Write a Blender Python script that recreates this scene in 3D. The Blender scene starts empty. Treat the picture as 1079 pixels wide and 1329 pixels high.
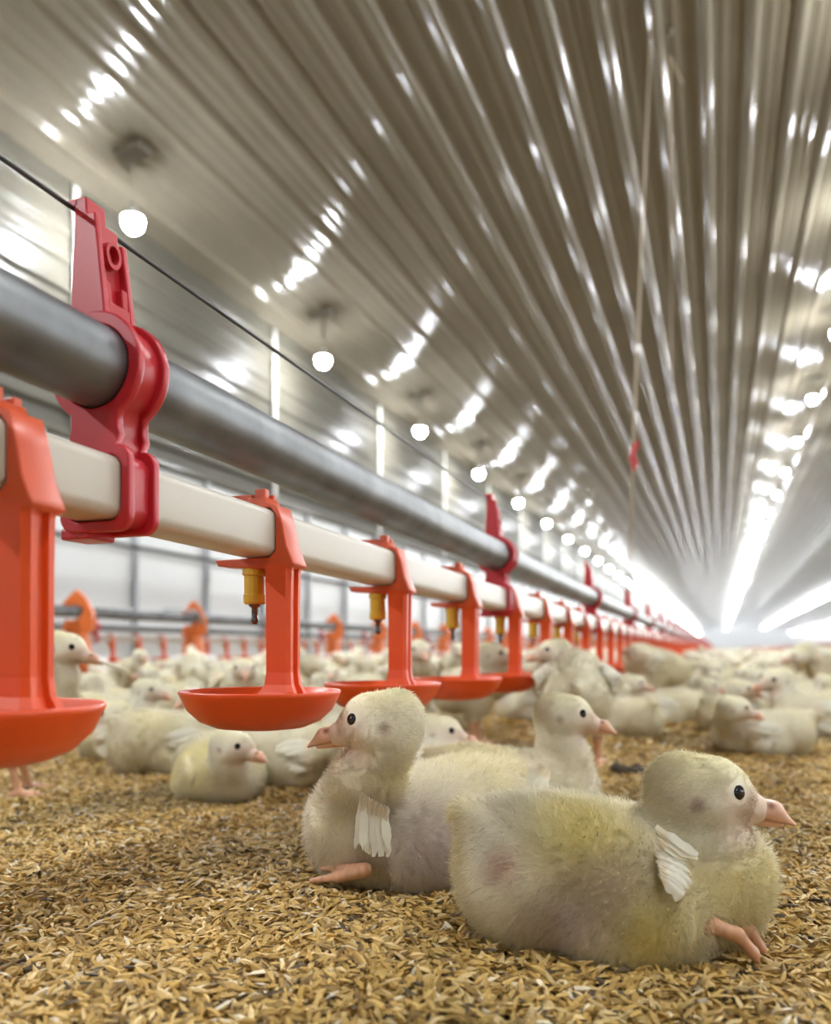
import bpy, bmesh, math, random
import numpy as np
from mathutils import Vector, Matrix

random.seed(7)
RNG = np.random.default_rng(11)
PI = math.pi
SC = bpy.context.scene
COL = SC.collection

# ------------------------------------------------------------------ camera frame
F_PX, PX0, HOR = 1080.0, 540.0, 842.0
CAM_Z = 0.145
PSI = math.atan((934.0 - PX0) / F_PX)              # camera looks a little to the left of the house axis
CPS, SPS = math.cos(PSI), math.sin(PSI)
VF = np.array([-SPS, CPS, 0.0])
VR = np.array([CPS, SPS, 0.0])
VU = np.array([0.0, 0.0, 1.0])
CAM = np.array([0.0, 0.0, CAM_Z])

def W(px, py, D):
    return CAM + D * (VF + (px - PX0) / F_PX * VR + (HOR - py) / F_PX * VU)

def floor_pt(px, D):
    p = W(px, HOR, D); p[2] = 0.0
    return p

# ------------------------------------------------------------------ object helpers
def tag(o, label=None, cat=None, group=None, kind=None):
    if label: o['label'] = label
    if cat: o['category'] = cat
    if group: o['group'] = group
    if kind: o['kind'] = kind
    return o

def empty(name, loc=(0, 0, 0), rz=0.0, scale=1.0):
    o = bpy.data.objects.new(name, None)
    o.empty_display_size = 0.02
    COL.objects.link(o)
    o.location = Vector([float(a) for a in loc]); o.rotation_euler = (0, 0, rz)
    o.scale = (scale,) * 3
    return o

def link(name, me, mat=None, parent=None):
    o = bpy.data.objects.new(name, me)
    COL.objects.link(o)
    if mat is not None and len(me.materials) == 0:
        me.materials.append(mat)
    if parent is not None:
        o.parent = parent
    return o

def copy_tree(o, parent=None):
    c = o.copy()
    COL.objects.link(c)
    c.parent = parent
    for ch in list(o.children):
        copy_tree(ch, c)
    return c

def np_mesh(name, verts, quads=None, tris=None, cols=None, normals=None, smooth=True, mats=None):
    verts = np.asarray(verts, dtype=np.float32)
    me = bpy.data.meshes.new(name)
    me.vertices.add(len(verts))
    me.vertices.foreach_set('co', verts.ravel())
    idx, starts, base = [], [], 0
    if quads is not None and len(quads):
        q = np.asarray(quads, dtype=np.int32)
        idx.append(q.ravel()); starts.append(base + 4 * np.arange(len(q))); base += 4 * len(q)
    if tris is not None and len(tris):
        t = np.asarray(tris, dtype=np.int32)
        idx.append(t.ravel()); starts.append(base + 3 * np.arange(len(t))); base += 3 * len(t)
    idx = np.concatenate(idx).astype(np.int32); starts = np.concatenate(starts).astype(np.int32)
    me.loops.add(len(idx)); me.loops.foreach_set('vertex_index', idx)
    me.polygons.add(len(starts)); me.polygons.foreach_set('loop_start', starts)
    if mats is not None:
        me.polygons.foreach_set('material_index', np.asarray(mats, dtype=np.int32))
    me.update(calc_edges=True)
    me.polygons.foreach_set('use_smooth', np.full(len(starts), bool(smooth)))
    if cols is not None:
        a = me.color_attributes.new('Col', 'FLOAT_COLOR', 'POINT')
        c4 = np.ones((len(verts), 4), dtype=np.float32); c4[:, :3] = cols
        a.data.foreach_set('color', c4.ravel())
    if normals is not None:
        me.normals_split_custom_set_from_vertices(np.asarray(normals, dtype=np.float32).tolist())
    return me

def bm_mesh(name, bm, smooth=False):
    me = bpy.data.meshes.new(name)
    bmesh.ops.recalc_face_normals(bm, faces=bm.faces)
    bm.to_mesh(me); bm.free()
    if smooth:
        me.polygons.foreach_set('use_smooth', [True] * len(me.polygons))
    return me

def add_box(bm, c, s, bevel=0.0, seg=2, rot=None):
    r = bmesh.ops.create_cube(bm, size=1.0)
    vs = r['verts']
    bmesh.ops.scale(bm, vec=Vector(s), verts=vs)
    if bevel > 0:
        es = list({e for v in vs for e in v.link_edges})
        b = bmesh.ops.bevel(bm, geom=es, offset=bevel, segments=seg, affect='EDGES', profile=0.5)
        vs = list({v for f in b['faces'] for v in f.verts} | {v for v in vs if v.is_valid})
    if rot is not None:
        bmesh.ops.rotate(bm, cent=(0, 0, 0), matrix=rot, verts=vs)
    bmesh.ops.translate(bm, vec=Vector(c), verts=vs)
    return vs

def add_cyl(bm, a, b, r1, r2=None, n=16, cap=True):
    a, b = Vector(a), Vector(b)
    r2 = r1 if r2 is None else r2
    d = b - a
    g = bmesh.ops.create_cone(bm, cap_ends=cap, cap_tris=False, segments=n, radius1=r1, radius2=r2, depth=d.length)
    q = Vector((0, 0, 1)).rotation_difference(d.normalized()).to_matrix()
    bmesh.ops.rotate(bm, cent=(0, 0, 0), matrix=q, verts=g['verts'])
    bmesh.ops.translate(bm, vec=(a + b) / 2, verts=g['verts'])
    return g['verts']

def add_lathe(bm, prof, c=(0, 0, 0), n=32):
    rings = []
    for (r, z) in prof:
        if r < 1e-6:
            rings.append([bm.verts.new((c[0], c[1], c[2] + z))])
        else:
            rings.append([bm.verts.new((c[0] + r * math.cos(2 * PI * k / n), c[1] + r * math.sin(2 * PI * k / n), c[2] + z)) for k in range(n)])
    for a, b in zip(rings, rings[1:]):
        for k in range(n):
            k2 = (k + 1) % n
            if len(a) == 1 and len(b) == 1: continue
            if len(a) == 1: bm.faces.new((a[0], b[k], b[k2]))
            elif len(b) == 1: bm.faces.new((a[k], a[k2], b[0]))
            else: bm.faces.new((a[k], a[k2], b[k2], b[k]))

def tube_mesh(name, pts, r, n=10):
    pts = np.asarray(pts, dtype=float)
    m = len(pts)
    t = np.gradient(pts, axis=0); t /= np.linalg.norm(t, axis=1)[:, None]
    up = np.where(np.abs(t[:, 2:3]) > 0.9, np.array([[1.0, 0, 0]]), np.array([[0, 0, 1.0]]))
    u = np.cross(t, up); u /= np.linalg.norm(u, axis=1)[:, None]
    v = np.cross(u, t)
    an = 2 * PI * np.arange(n) / n
    rr = np.broadcast_to(np.asarray(r, dtype=float), (m,))
    V = (pts[:, None, :] + rr[:, None, None] * (np.cos(an)[None, :, None] * u[:, None, :] + np.sin(an)[None, :, None] * v[:, None, :])).reshape(-1, 3)
    q = []
    for i in range(m - 1):
        for k in range(n):
            k2 = (k + 1) % n
            q.append((i * n + k, i * n + k2, (i + 1) * n + k2, (i + 1) * n + k))
    V = np.vstack([V, pts[0], pts[-1]])
    tr = [(m * n, (k + 1) % n, k) for k in range(n)] + [(m * n + 1, (m - 1) * n + k, (m - 1) * n + (k + 1) % n) for k in range(n)]
    return np_mesh(name, V, q, tr)

def sweep_y(name, sec, ys, dz, closed=True, smooth=True, caps=False):
    """A section of (x, z) points carried along the house axis, following the droop dz(y)."""
    sec = np.asarray(sec, float); n = len(sec)
    V = np.array([(x, y, z + dz(y)) for y in ys for (x, z) in sec])
    q = []
    for i in range(len(ys) - 1):
        for k in range(n if closed else n - 1):
            k2 = (k + 1) % n
            q.append((i * n + k, (i + 1) * n + k, (i + 1) * n + k2, i * n + k2))
    return np_mesh(name, V, q, smooth=smooth)

def outline_mesh(loops, depth, bevel=0.0):
    """A filled outline in the x-z plane (holes are further loops), given thickness along y and rounded edges."""
    cu = bpy.data.curves.new('outline', 'CURVE')
    cu.dimensions = '2D'; cu.fill_mode = 'BOTH'
    cu.extrude = max(depth / 2 - bevel, 0.0); cu.bevel_depth = bevel; cu.bevel_resolution = 2
    cu.offset = -bevel
    for lp in loops:
        s = cu.splines.new('POLY'); s.points.add(len(lp) - 1)
        for p, (x, y) in zip(s.points, lp): p.co = (x, y, 0, 1)
        s.use_cyclic_u = True
    o = bpy.data.objects.new('outline', cu); COL.objects.link(o)
    dg = bpy.context.evaluated_depsgraph_get(); dg.update()
    me = bpy.data.meshes.new_from_object(o.evaluated_get(dg))
    bpy.data.objects.remove(o); bpy.data.curves.remove(cu)
    me.transform(Matrix.Rotation(PI / 2, 4, 'X'))
    me.materials.clear()
    return me

def join_into(bm, me, off=(0, 0, 0)):
    n0 = len(bm.verts)
    bm.from_mesh(me)
    bm.verts.ensure_lookup_table()
    bmesh.ops.translate(bm, vec=Vector(off), verts=bm.verts[n0:])
    bpy.data.meshes.remove(me)

def circ(cx, cz, r, a0=0, a1=360, n=40, rev=False):
    an = np.radians(np.linspace(a0, a1, n, endpoint=(abs(a1 - a0) < 360)))
    p = [(cx + r * math.cos(a), cz + r * math.sin(a)) for a in an]
    return p[::-1] if rev else p

def rrect(cx, cz, w, h, r, n=5):
    p = []
    for sx, sz, a0 in ((1, 1, 0), (-1, 1, 90), (-1, -1, 180), (1, -1, 270)):
        for k in range(n + 1):
            a = math.radians(a0 + 90 * k / n)
            p.append((cx + sx * (w / 2 - r) + r * math.cos(a), cz + sz * (h / 2 - r) + r * math.sin(a)))
    return p

# ------------------------------------------------------------------ materials
def new_mat(name):
    m = bpy.data.materials.new(name); m.use_nodes = True
    nt = m.node_tree
    return m, nt, nt.nodes['Principled BSDF']

def node(nt, t, **kw):
    n = nt.nodes.new(t)
    for k, v in kw.items():
        if k in n.inputs: n.inputs[k].default_value = v
        else: setattr(n, k, v)
    return n

def mat_plain(name, col, rough=0.5, metal=0.0, noise=0.0, scale=40.0, col2=None, spec=0.5, coat=0.0, sss=0.0, bump=0.0):
    m, nt, b = new_mat(name)
    b.inputs['Base Color'].default_value = (*col, 1)
    b.inputs['Roughness'].default_value = rough
    b.inputs['Metallic'].default_value = metal
    b.inputs['Specular IOR Level'].default_value = spec
    b.inputs['Coat Weight'].default_value = coat
    if sss > 0:
        b.inputs['Subsurface Weight'].default_value = sss
        b.inputs['Subsurface Radius'].default_value = (1.0, 0.4, 0.2)
        b.inputs['Subsurface Scale'].default_value = 0.004
    if noise > 0 or bump > 0:
        tc = node(nt, 'ShaderNodeTexCoord')
        nz = node(nt, 'ShaderNodeTexNoise', Scale=scale, Detail=5.0)
        nt.links.new(tc.outputs['Object'], nz.inputs['Vector'])
        if noise > 0:
            c2 = col2 or tuple(c * 0.6 for c in col)
            rp = node(nt, 'ShaderNodeMapRange'); rp.inputs[1].default_value = 0.4; rp.inputs[2].default_value = 0.75
            rp.inputs[3].default_value = 0.0; rp.inputs[4].default_value = noise
            mx = node(nt, 'ShaderNodeMix'); mx.data_type = 'RGBA'
            mx.inputs[6].default_value = (*col, 1); mx.inputs[7].default_value = (*c2, 1)
            nt.links.new(nz.outputs['Fac'], rp.inputs[0]); nt.links.new(rp.outputs[0], mx.inputs[0])
            nt.links.new(mx.outputs[2], b.inputs['Base Color'])
        if bump > 0:
            bp = node(nt, 'ShaderNodeBump', Strength=bump, Distance=0.002)
            nt.links.new(nz.outputs['Fac'], bp.inputs['Height']); nt.links.new(bp.outputs[0], b.inputs['Normal'])
    return m

M = {}
M['orange'] = mat_plain('orange_plastic', (0.66, 0.070, 0.006), 0.36, noise=0.3, scale=60, col2=(0.52, 0.048, 0.006), sss=0.10)
M['coral'] = mat_plain('bracket_plastic', (0.58, 0.080, 0.022), 0.38, noise=0.2, scale=80, col2=(0.48, 0.055, 0.02), sss=0.06)
M['red'] = mat_plain('red_plastic', (0.46, 0.018, 0.028), 0.33, noise=0.15, scale=50, col2=(0.38, 0.016, 0.026), sss=0.06)
M['yellow'] = mat_plain('yellow_plastic', (0.66, 0.40, 0.03), 0.4, noise=0.3, scale=90, col2=(0.50, 0.30, 0.03))
M['steel'] = mat_plain('nipple_steel', (0.16, 0.16, 0.17), 0.25, metal=1.0)
M['pipe'] = mat_plain('galvanised_pipe', (0.20, 0.205, 0.21), 0.45, metal=0.8, noise=0.8, scale=26, col2=(0.07, 0.07, 0.072), bump=0.05)
M['pvc'] = mat_plain('cream_pvc', (0.52, 0.48, 0.41), 0.40, noise=0.35, scale=14, col2=(0.42, 0.35, 0.25))
M['wire'] = mat_plain('dark_wire', (0.05, 0.05, 0.05), 0.4, metal=0.6)
M['cord'] = mat_plain('cord', (0.30, 0.24, 0.16), 0.7)
M['strap'] = mat_plain('white_strap', (0.40, 0.39, 0.36), 0.5)
M['dark'] = mat_plain('dark_box', (0.10, 0.085, 0.06), 0.6)
M['post'] = mat_plain('grey_post', (0.28, 0.29, 0.30), 0.45, metal=0.3)
M['panel'] = mat_plain('white_panel', (0.50, 0.51, 0.51), 0.38, noise=0.2, scale=3, col2=(0.42, 0.43, 0.43))
def mat_sheet(name, col, col2, gloss, rough):
    """Painted steel sheet: matt paint under a thin even sheen."""
    m, nt, b = new_mat(name)
    tc = node(nt, 'ShaderNodeTexCoord'); nz = node(nt, 'ShaderNodeTexNoise', Scale=2.0, Detail=4.0)
    mx = node(nt, 'ShaderNodeMix'); mx.data_type = 'RGBA'
    mx.inputs[6].default_value = (*col, 1); mx.inputs[7].default_value = (*col2, 1)
    nt.links.new(tc.outputs['Object'], nz.inputs['Vector']); nt.links.new(nz.outputs['Fac'], mx.inputs[0])
    d = node(nt, 'ShaderNodeBsdfDiffuse'); g = node(nt, 'ShaderNodeBsdfGlossy')
    g.inputs['Roughness'].default_value = rough; g.inputs['Color'].default_value = (1, 1, 1, 1)
    ms = node(nt, 'ShaderNodeMixShader', Fac=gloss)
    nt.links.new(mx.outputs[2], d.inputs['Color']); nt.links.new(d.outputs[0], ms.inputs[1]); nt.links.new(g.outputs[0], ms.inputs[2])
    nt.links.new(ms.outputs[0], nt.nodes['Material Output'].inputs['Surface'])
    nt.nodes.remove(b)
    return m
M['ceiling'] = mat_sheet('painted_ribbed_steel', (0.150, 0.132, 0.100), (0.110, 0.096, 0.070), 0.055, 0.13)
M['wallrib'] = mat_sheet('painted_ribbed_wall', (0.075, 0.070, 0.056), (0.060, 0.055, 0.043), 0.02, 0.28)
M['feedorange'] = mat_plain('feeder_orange', (0.60, 0.13, 0.02), 0.4, noise=0.2, scale=20)
M['grille'] = mat_plain('feeder_grille', (0.80, 0.78, 0.74), 0.4)
M['dung'] = mat_plain('dark_clump', (0.05, 0.035, 0.02), 0.8, noise=0.5, scale=200, col2=(0.13, 0.09, 0.05))
M['straw'] = mat_plain('pale_stalk', (0.72, 0.66, 0.52), 0.5)
M['eye'] = mat_plain('chick_eye', (0.008, 0.006, 0.006), 0.06, spec=0.7)

def mat_bulb():
    m, nt, b = new_mat('lit_bulb')
    b.inputs['Base Color'].default_value = (0.9, 0.9, 0.9, 1)
    b.inputs['Emission Color'].default_value = (0.93, 0.97, 1.0, 1)
    b.inputs['Emission Strength'].default_value = 580.0
    return m
M['bulb'] = mat_bulb()

def mat_attr(name, rough=0.6, transl=0.0, sss=0.0, spec=0.3):
    m, nt, b = new_mat(name)
    at = node(nt, 'ShaderNodeAttribute'); at.attribute_name = 'Col'
    nt.links.new(at.outputs['Color'], b.inputs['Base Color'])
    b.inputs['Roughness'].default_value = rough
    b.inputs['Specular IOR Level'].default_value = spec
    if sss > 0:
        b.inputs['Subsurface Weight'].default_value = sss
        b.inputs['Subsurface Radius'].default_value = (1.0, 0.45, 0.3)
        b.inputs['Subsurface Scale'].default_value = 0.004
    if transl > 0:
        tr = node(nt, 'ShaderNodeBsdfTranslucent')
        mx = node(nt, 'ShaderNodeMixShader', Fac=transl)
        nt.links.new(at.outputs['Color'], tr.inputs['Color'])
        nt.links.new(b.outputs[0], mx.inputs[1]); nt.links.new(tr.outputs[0], mx.inputs[2])
        nt.links.new(mx.outputs[0], nt.nodes['Material Output'].inputs['Surface'])
    return m
M['skin'] = mat_attr('chick_skin', 0.65, spec=0.25)
def mat_down():
    m, nt, b = new_mat('chick_down')
    nt.nodes.remove(b)
    at = node(nt, 'ShaderNodeAttribute'); at.attribute_name = 'Col'
    d = node(nt, 'ShaderNodeBsdfDiffuse'); t = node(nt, 'ShaderNodeBsdfTranslucent'); mx = node(nt, 'ShaderNodeMixShader', Fac=0.5)
    nt.links.new(at.outputs['Color'], d.inputs['Color']); nt.links.new(at.outputs['Color'], t.inputs['Color'])
    nt.links.new(d.outputs[0], mx.inputs[1]); nt.links.new(t.outputs[0], mx.inputs[2])
    nt.links.new(mx.outputs[0], nt.nodes['Material Output'].inputs['Surface'])
    return m
M['down'] = mat_down()
M['feather'] = mat_attr('chick_feather', 0.6, transl=0.30, spec=0.2)
M['horn'] = mat_attr('chick_beak_and_foot', 0.42, sss=0.25, spec=0.45)
M['husk'] = mat_attr('rice_husk', 0.5, transl=0.12, spec=0.35)

def mat_floor():
    m, nt, b = new_mat('litter_floor')
    tc = node(nt, 'ShaderNodeTexCoord')
    n1 = node(nt, 'ShaderNodeTexNoise', Scale=150.0, Detail=4.0)
    n2 = node(nt, 'ShaderNodeTexNoise', Scale=6.0, Detail=4.0)
    r1 = node(nt, 'ShaderNodeValToRGB')
    e = r1.color_ramp.elements
    e[0].position = 0.3; e[0].color = (0.09, 0.05, 0.015, 1)
    e[1].position = 0.7; e[1].color = (0.50, 0.33, 0.12, 1)
    r2 = node(nt, 'ShaderNodeMapRange'); r2.inputs[1].default_value = 0.5; r2.inputs[2].default_value = 0.75; r2.inputs[4].default_value = 0.6
    mx = node(nt, 'ShaderNodeMix'); mx.data_type = 'RGBA'; mx.inputs[7].default_value = (0.16, 0.10, 0.035, 1)
    bp = node(nt, 'ShaderNodeBump', Strength=0.8, Distance=0.006)
    for n in (n1, n2): nt.links.new(tc.outputs['Object'], n.inputs['Vector'])
    nt.links.new(n1.outputs['Fac'], r1.inputs[0]); nt.links.new(n2.outputs['Fac'], r2.inputs[0])
    nt.links.new(r2.outputs[0], mx.inputs[0]); nt.links.new(r1.outputs[0], mx.inputs[6])
    nt.links.new(mx.outputs[2], b.inputs['Base Color'])
    nt.links.new(n1.outputs['Fac'], bp.inputs['Height']); nt.links.new(bp.outputs[0], b.inputs['Normal'])
    b.inputs['Roughness'].default_value = 0.85
    return m
M['floor'] = mat_floor()

# ------------------------------------------------------------------ the house
XL, XR_, XM = -3.0, 9.6, 3.3           # left wall, right wall, ridge
Y0, Y1 = -9.0, 128.0
SLOPE = 0.20
def ceil_z(x):
    return CAM_Z + 2.90 + SLOPE * (x if x <= XM else 2 * XM - x)

def ybreaks(a, b, step):
    return list(np.linspace(a, b, max(2, int(round((b - a) / step)) + 1)))

def house():
    bm = bmesh.new()
    vs = [bm.verts.new(p) for p in ((XL, Y0, 0), (XR_, Y0, 0), (XR_, Y1, 0), (XL, Y1, 0))]
    bm.faces.new(vs)
    tag(link('floor', bm_mesh('floor', bm), M['floor']), kind='structure')
    # ceiling: ribbed sheets running the length of the house
    rib = [(-0.040, 0), (-0.034, 0.0002), (-0.030, 0.0016), (-0.019, 0.0150), (-0.0155, 0.0185), (-0.011, 0.0203), (-0.004, 0.0208)]
    rib = rib + [(-a, b) for a, b in rib[::-1]]
    pitch = 0.214
    sec = []
    L = (XM - XL)
    nr = int(L / pitch)
    off0 = (L - nr * pitch) / 2
    half = [(0.0, 0.0)]
    for i in range(nr):
        c = off0 + pitch * (i + 0.5)
        half += [(c + a, d) for a, d in rib]
        for s in (0.079, 0.135):                                       # two shallow stiffening beads between ribs
            half += [(c + s + a, d) for a, d in ((-0.013, 0), (-0.008, 0.0006), (-0.004, 0.003), (0.004, 0.003), (0.008, 0.0006), (0.013, 0))]
    half = [h for h in half if 0 <= h[0] <= L] + [(L, 0.0)]
    half.sort(key=lambda h: h[0])
    nz = 1 / math.hypot(1, SLOPE)
    pts = [(XL + u + SLOPE * nz * d, ceil_z(XL + u) - nz * d) for u, d in half]
    pts += [(2 * XM - x, z) for x, z in pts[::-1][1:]]
    tag(link('ceiling', sweep_y('ceiling', pts, ybreaks(Y0, Y1, 4.0), lambda y: 0, closed=False), M['ceiling']), kind='structure')
    # left wall: horizontal ribs above, flat white panels below
    zt, zm = ceil_z(XL), CAM_Z + 1.05
    wp = [(XL, zt)]
    z = zt - 0.11
    while z > zm + 0.05:
        for a, d in rib: wp.append((XL + d * 0.9, z - a * 0.9))
        wp.append((XL, z - 0.06)); wp.append((XL + 0.0025, z - 0.072)); wp.append((XL, z - 0.084))
        z -= 0.145
    wp += [(XL, zm + 0.012), (XL + 0.02, zm + 0.01), (XL + 0.02, zm - 0.02), (XL, zm - 0.022)]
    ribme = sweep_y('wall_left', wp[::-1], ybreaks(Y0, Y1, 4.0), lambda y: 0, closed=False)
    wall = tag(link('wall_left', ribme, M['wallrib']), kind='structure')
    bm = bmesh.new()
    bm.faces.new([bm.verts.new(p) for p in ((XL, Y0, 0), (XL, Y0, zm - 0.02), (XL, Y1, zm - 0.02), (XL, Y1, 0))])
    link('lower_panel', bm_mesh('lower_panel', bm), M['panel'], wall)
    bm = bmesh.new(); add_box(bm, (XL + 0.02, 0, (zm - 0.02) / 2), (0.03, 0.026, zm - 0.02), 0.004)
    post0 = bm_mesh('post', bm)
    # wall posts and the pale strips on the ribbed part
    y = 3.05
    for k in range(46):
        link('post', post0, M['post'], wall).location = (0, y + 0.675 * k, 0)
    bm = bmesh.new(); add_box(bm, (XL + 0.027, 0, (zt + zm) / 2), (0.012, 0.034, zt - zm - 0.06), 0.002)
    s0 = bm_mesh('pale_strip', bm)
    for k in range(22):
        link('pale_strip', s0, M['strap'], wall).location = (0, 3.27 + 1.95 * k, 0)
    # right wall and both ends
    for nm, x in (('wall_right', XR_),):
        bm = bmesh.new()
        bm.faces.new([bm.verts.new(p) for p in ((x, Y0, 0), (x, Y1, 0), (x, Y1, ceil_z(XR_)), (x, Y0, ceil_z(XR_)))])
        tag(link(nm, bm_mesh(nm, bm), M['panel']), kind='structure')
    for nm, y in (('wall_front', Y1), ('wall_back', Y0)):
        bm = bmesh.new()
        bm.faces.new([bm.verts.new(p) for p in ((XL, y, 0), (XR_, y, 0), (XR_, y, ceil_z(XR_)), (XM, y, ceil_z(XM)), (XL, y, ceil_z(XL)))])
        tag(link(nm, bm_mesh(nm, bm), M['panel']), kind='structure')
    # thin dark pipe along the panels
    tag(link('wall_conduit', tube_mesh('wall_conduit', [(XL + 0.055, y, 0.69) for y in (1.0, 30, 60)], 0.011), M['wire']),
        'thin dark conduit running along the white lower wall panels', 'conduit')
house()

# ------------------------------------------------------------------ lamps
def lamps():
    def bulb_bm(bm):
        add_lathe(bm, [(0.0, -0.063), (0.020, -0.060), (0.035, -0.049), (0.045, -0.031), (0.048, -0.010), (0.0462, 0.0040), (0.0425, 0.0045), (0.0, 0.0045)], n=24)
    bm = bmesh.new(); bulb_bm(bm); me_bulb = bm_mesh('bulb', bm, True); me_bulb.materials.append(M['bulb'])
    bm = bmesh.new(); add_lathe(bm, [(0.0, 0.066), (0.008, 0.066), (0.017, 0.058), (0.021, 0.044), (0.034, 0.026), (0.0478, 0.006), (0.0482, 0.0035), (0.0425, 0.0040)], n=24); me_sock = bm_mesh('socket', bm, True); me_sock.materials.append(M['strap'])
    def variants(hg):
        top = hg + 0.025
        bm = bmesh.new(); add_cyl(bm, (0, 0, 0.06), (0, 0, top), 0.004, n=6); a = bm_mesh('cord', bm); a.materials.append(M['dark'])
        bm = bmesh.new(); add_box(bm, (0, 0, top - 0.013), (0.16, 0.10, 0.035), 0.008); b = bm_mesh('ceiling_box', bm); b.materials.append(M['dark'])
        bm = bmesh.new(); add_cyl(bm, (0, 0, 0.05), (0, 0, top), 0.012, n=5); add_cyl(bm, (0, 0, 0.0046), (0, 0, 0.06), 0.0484, 0.014, n=10)
        n1 = len(bm.faces); bulb_bm(bm)
        bm.faces.ensure_lookup_table()
        for f in bm.faces[n1:]: f.material_index = 1
        c = bm_mesh('hanging_bulb', bm, True); c.materials.append(M['dark']); c.materials.append(M['bulb'])
        return a, b, c
    VAR = {0.31: variants(0.31), 0.21: variants(0.21)}
    rows = ((-2.62, 3.256, 'along the ribbed wall'), (1.0, 10.48 - 2.1 * 6, 'down the middle'), (5.6, 11.0 - 2.1 * 6, 'under the far slope'), (9.25, 10.0 - 2.1 * 6, 'along the far side wall'))
    wall_lab = ['lit bulb glowing right behind the tall red clamp tip', 'lit bulb over the wire, the second out from the tall red clamp',
                'lit bulb, the third along the ribbed wall from the tall red clamp', 'lit bulb shining just above the tip of the second red clamp',
                'lit bulb just beyond the second red clamp tip, fifth along the wall']
    for ri, (x, ys, where) in enumerate(rows):
        st = 2.02 if ri == 0 else 2.1
        hang = 0.31 if ri == 0 else 0.21
        me_cord, me_mount, me_far = VAR[hang]
        if ri == 0: ys -= st * 4
        n = int((Y1 - 2 - ys) / st)
        for k in range(n):
            y = ys + st * k
            D = y * CPS - x * SPS
            p = (x, y, ceil_z(x) - hang - 0.024)
            if y < -8.5: continue
            if D < 34:
                t = empty('hanging_bulb', p)
                link('bulb', me_bulb, None, t); link('socket', me_sock, None, t)
                link('cord', me_cord, None, t); link('ceiling_box', me_mount, None, t)
            else:
                t = link('hanging_bulb', me_far); t.location = p
            j = k - 4
            if ri == 0 and 0 <= j < 5: lab = wall_lab[j]; g = 'bulbs along the ribbed wall'
            else:
                lab = ('lit white bulb in the ' + ('near' if D < 34 else 'distant') + ' run of the lamp row ' + where); g = ('near' if D < 34 else 'distant') + ' bulbs ' + where
            tag(t, lab, 'lamp', g)
lamps()

# ------------------------------------------------------------------ drinker line
PX_ = -0.252                                   # x of the pipes
def droop(y):
    return 0.03 * math.exp(-max(0.0, y * CPS + 0.085) / 1.2)
Z_WB = CAM_Z + 0.033                           # underside of the white pipe at rest
Z_W = Z_WB + 0.0135                            # its centre
Z_G = Z_WB + 0.0485 + 0.0175                   # centre of the grey pipe
GR, WH = 0.0175, 0.027

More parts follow.
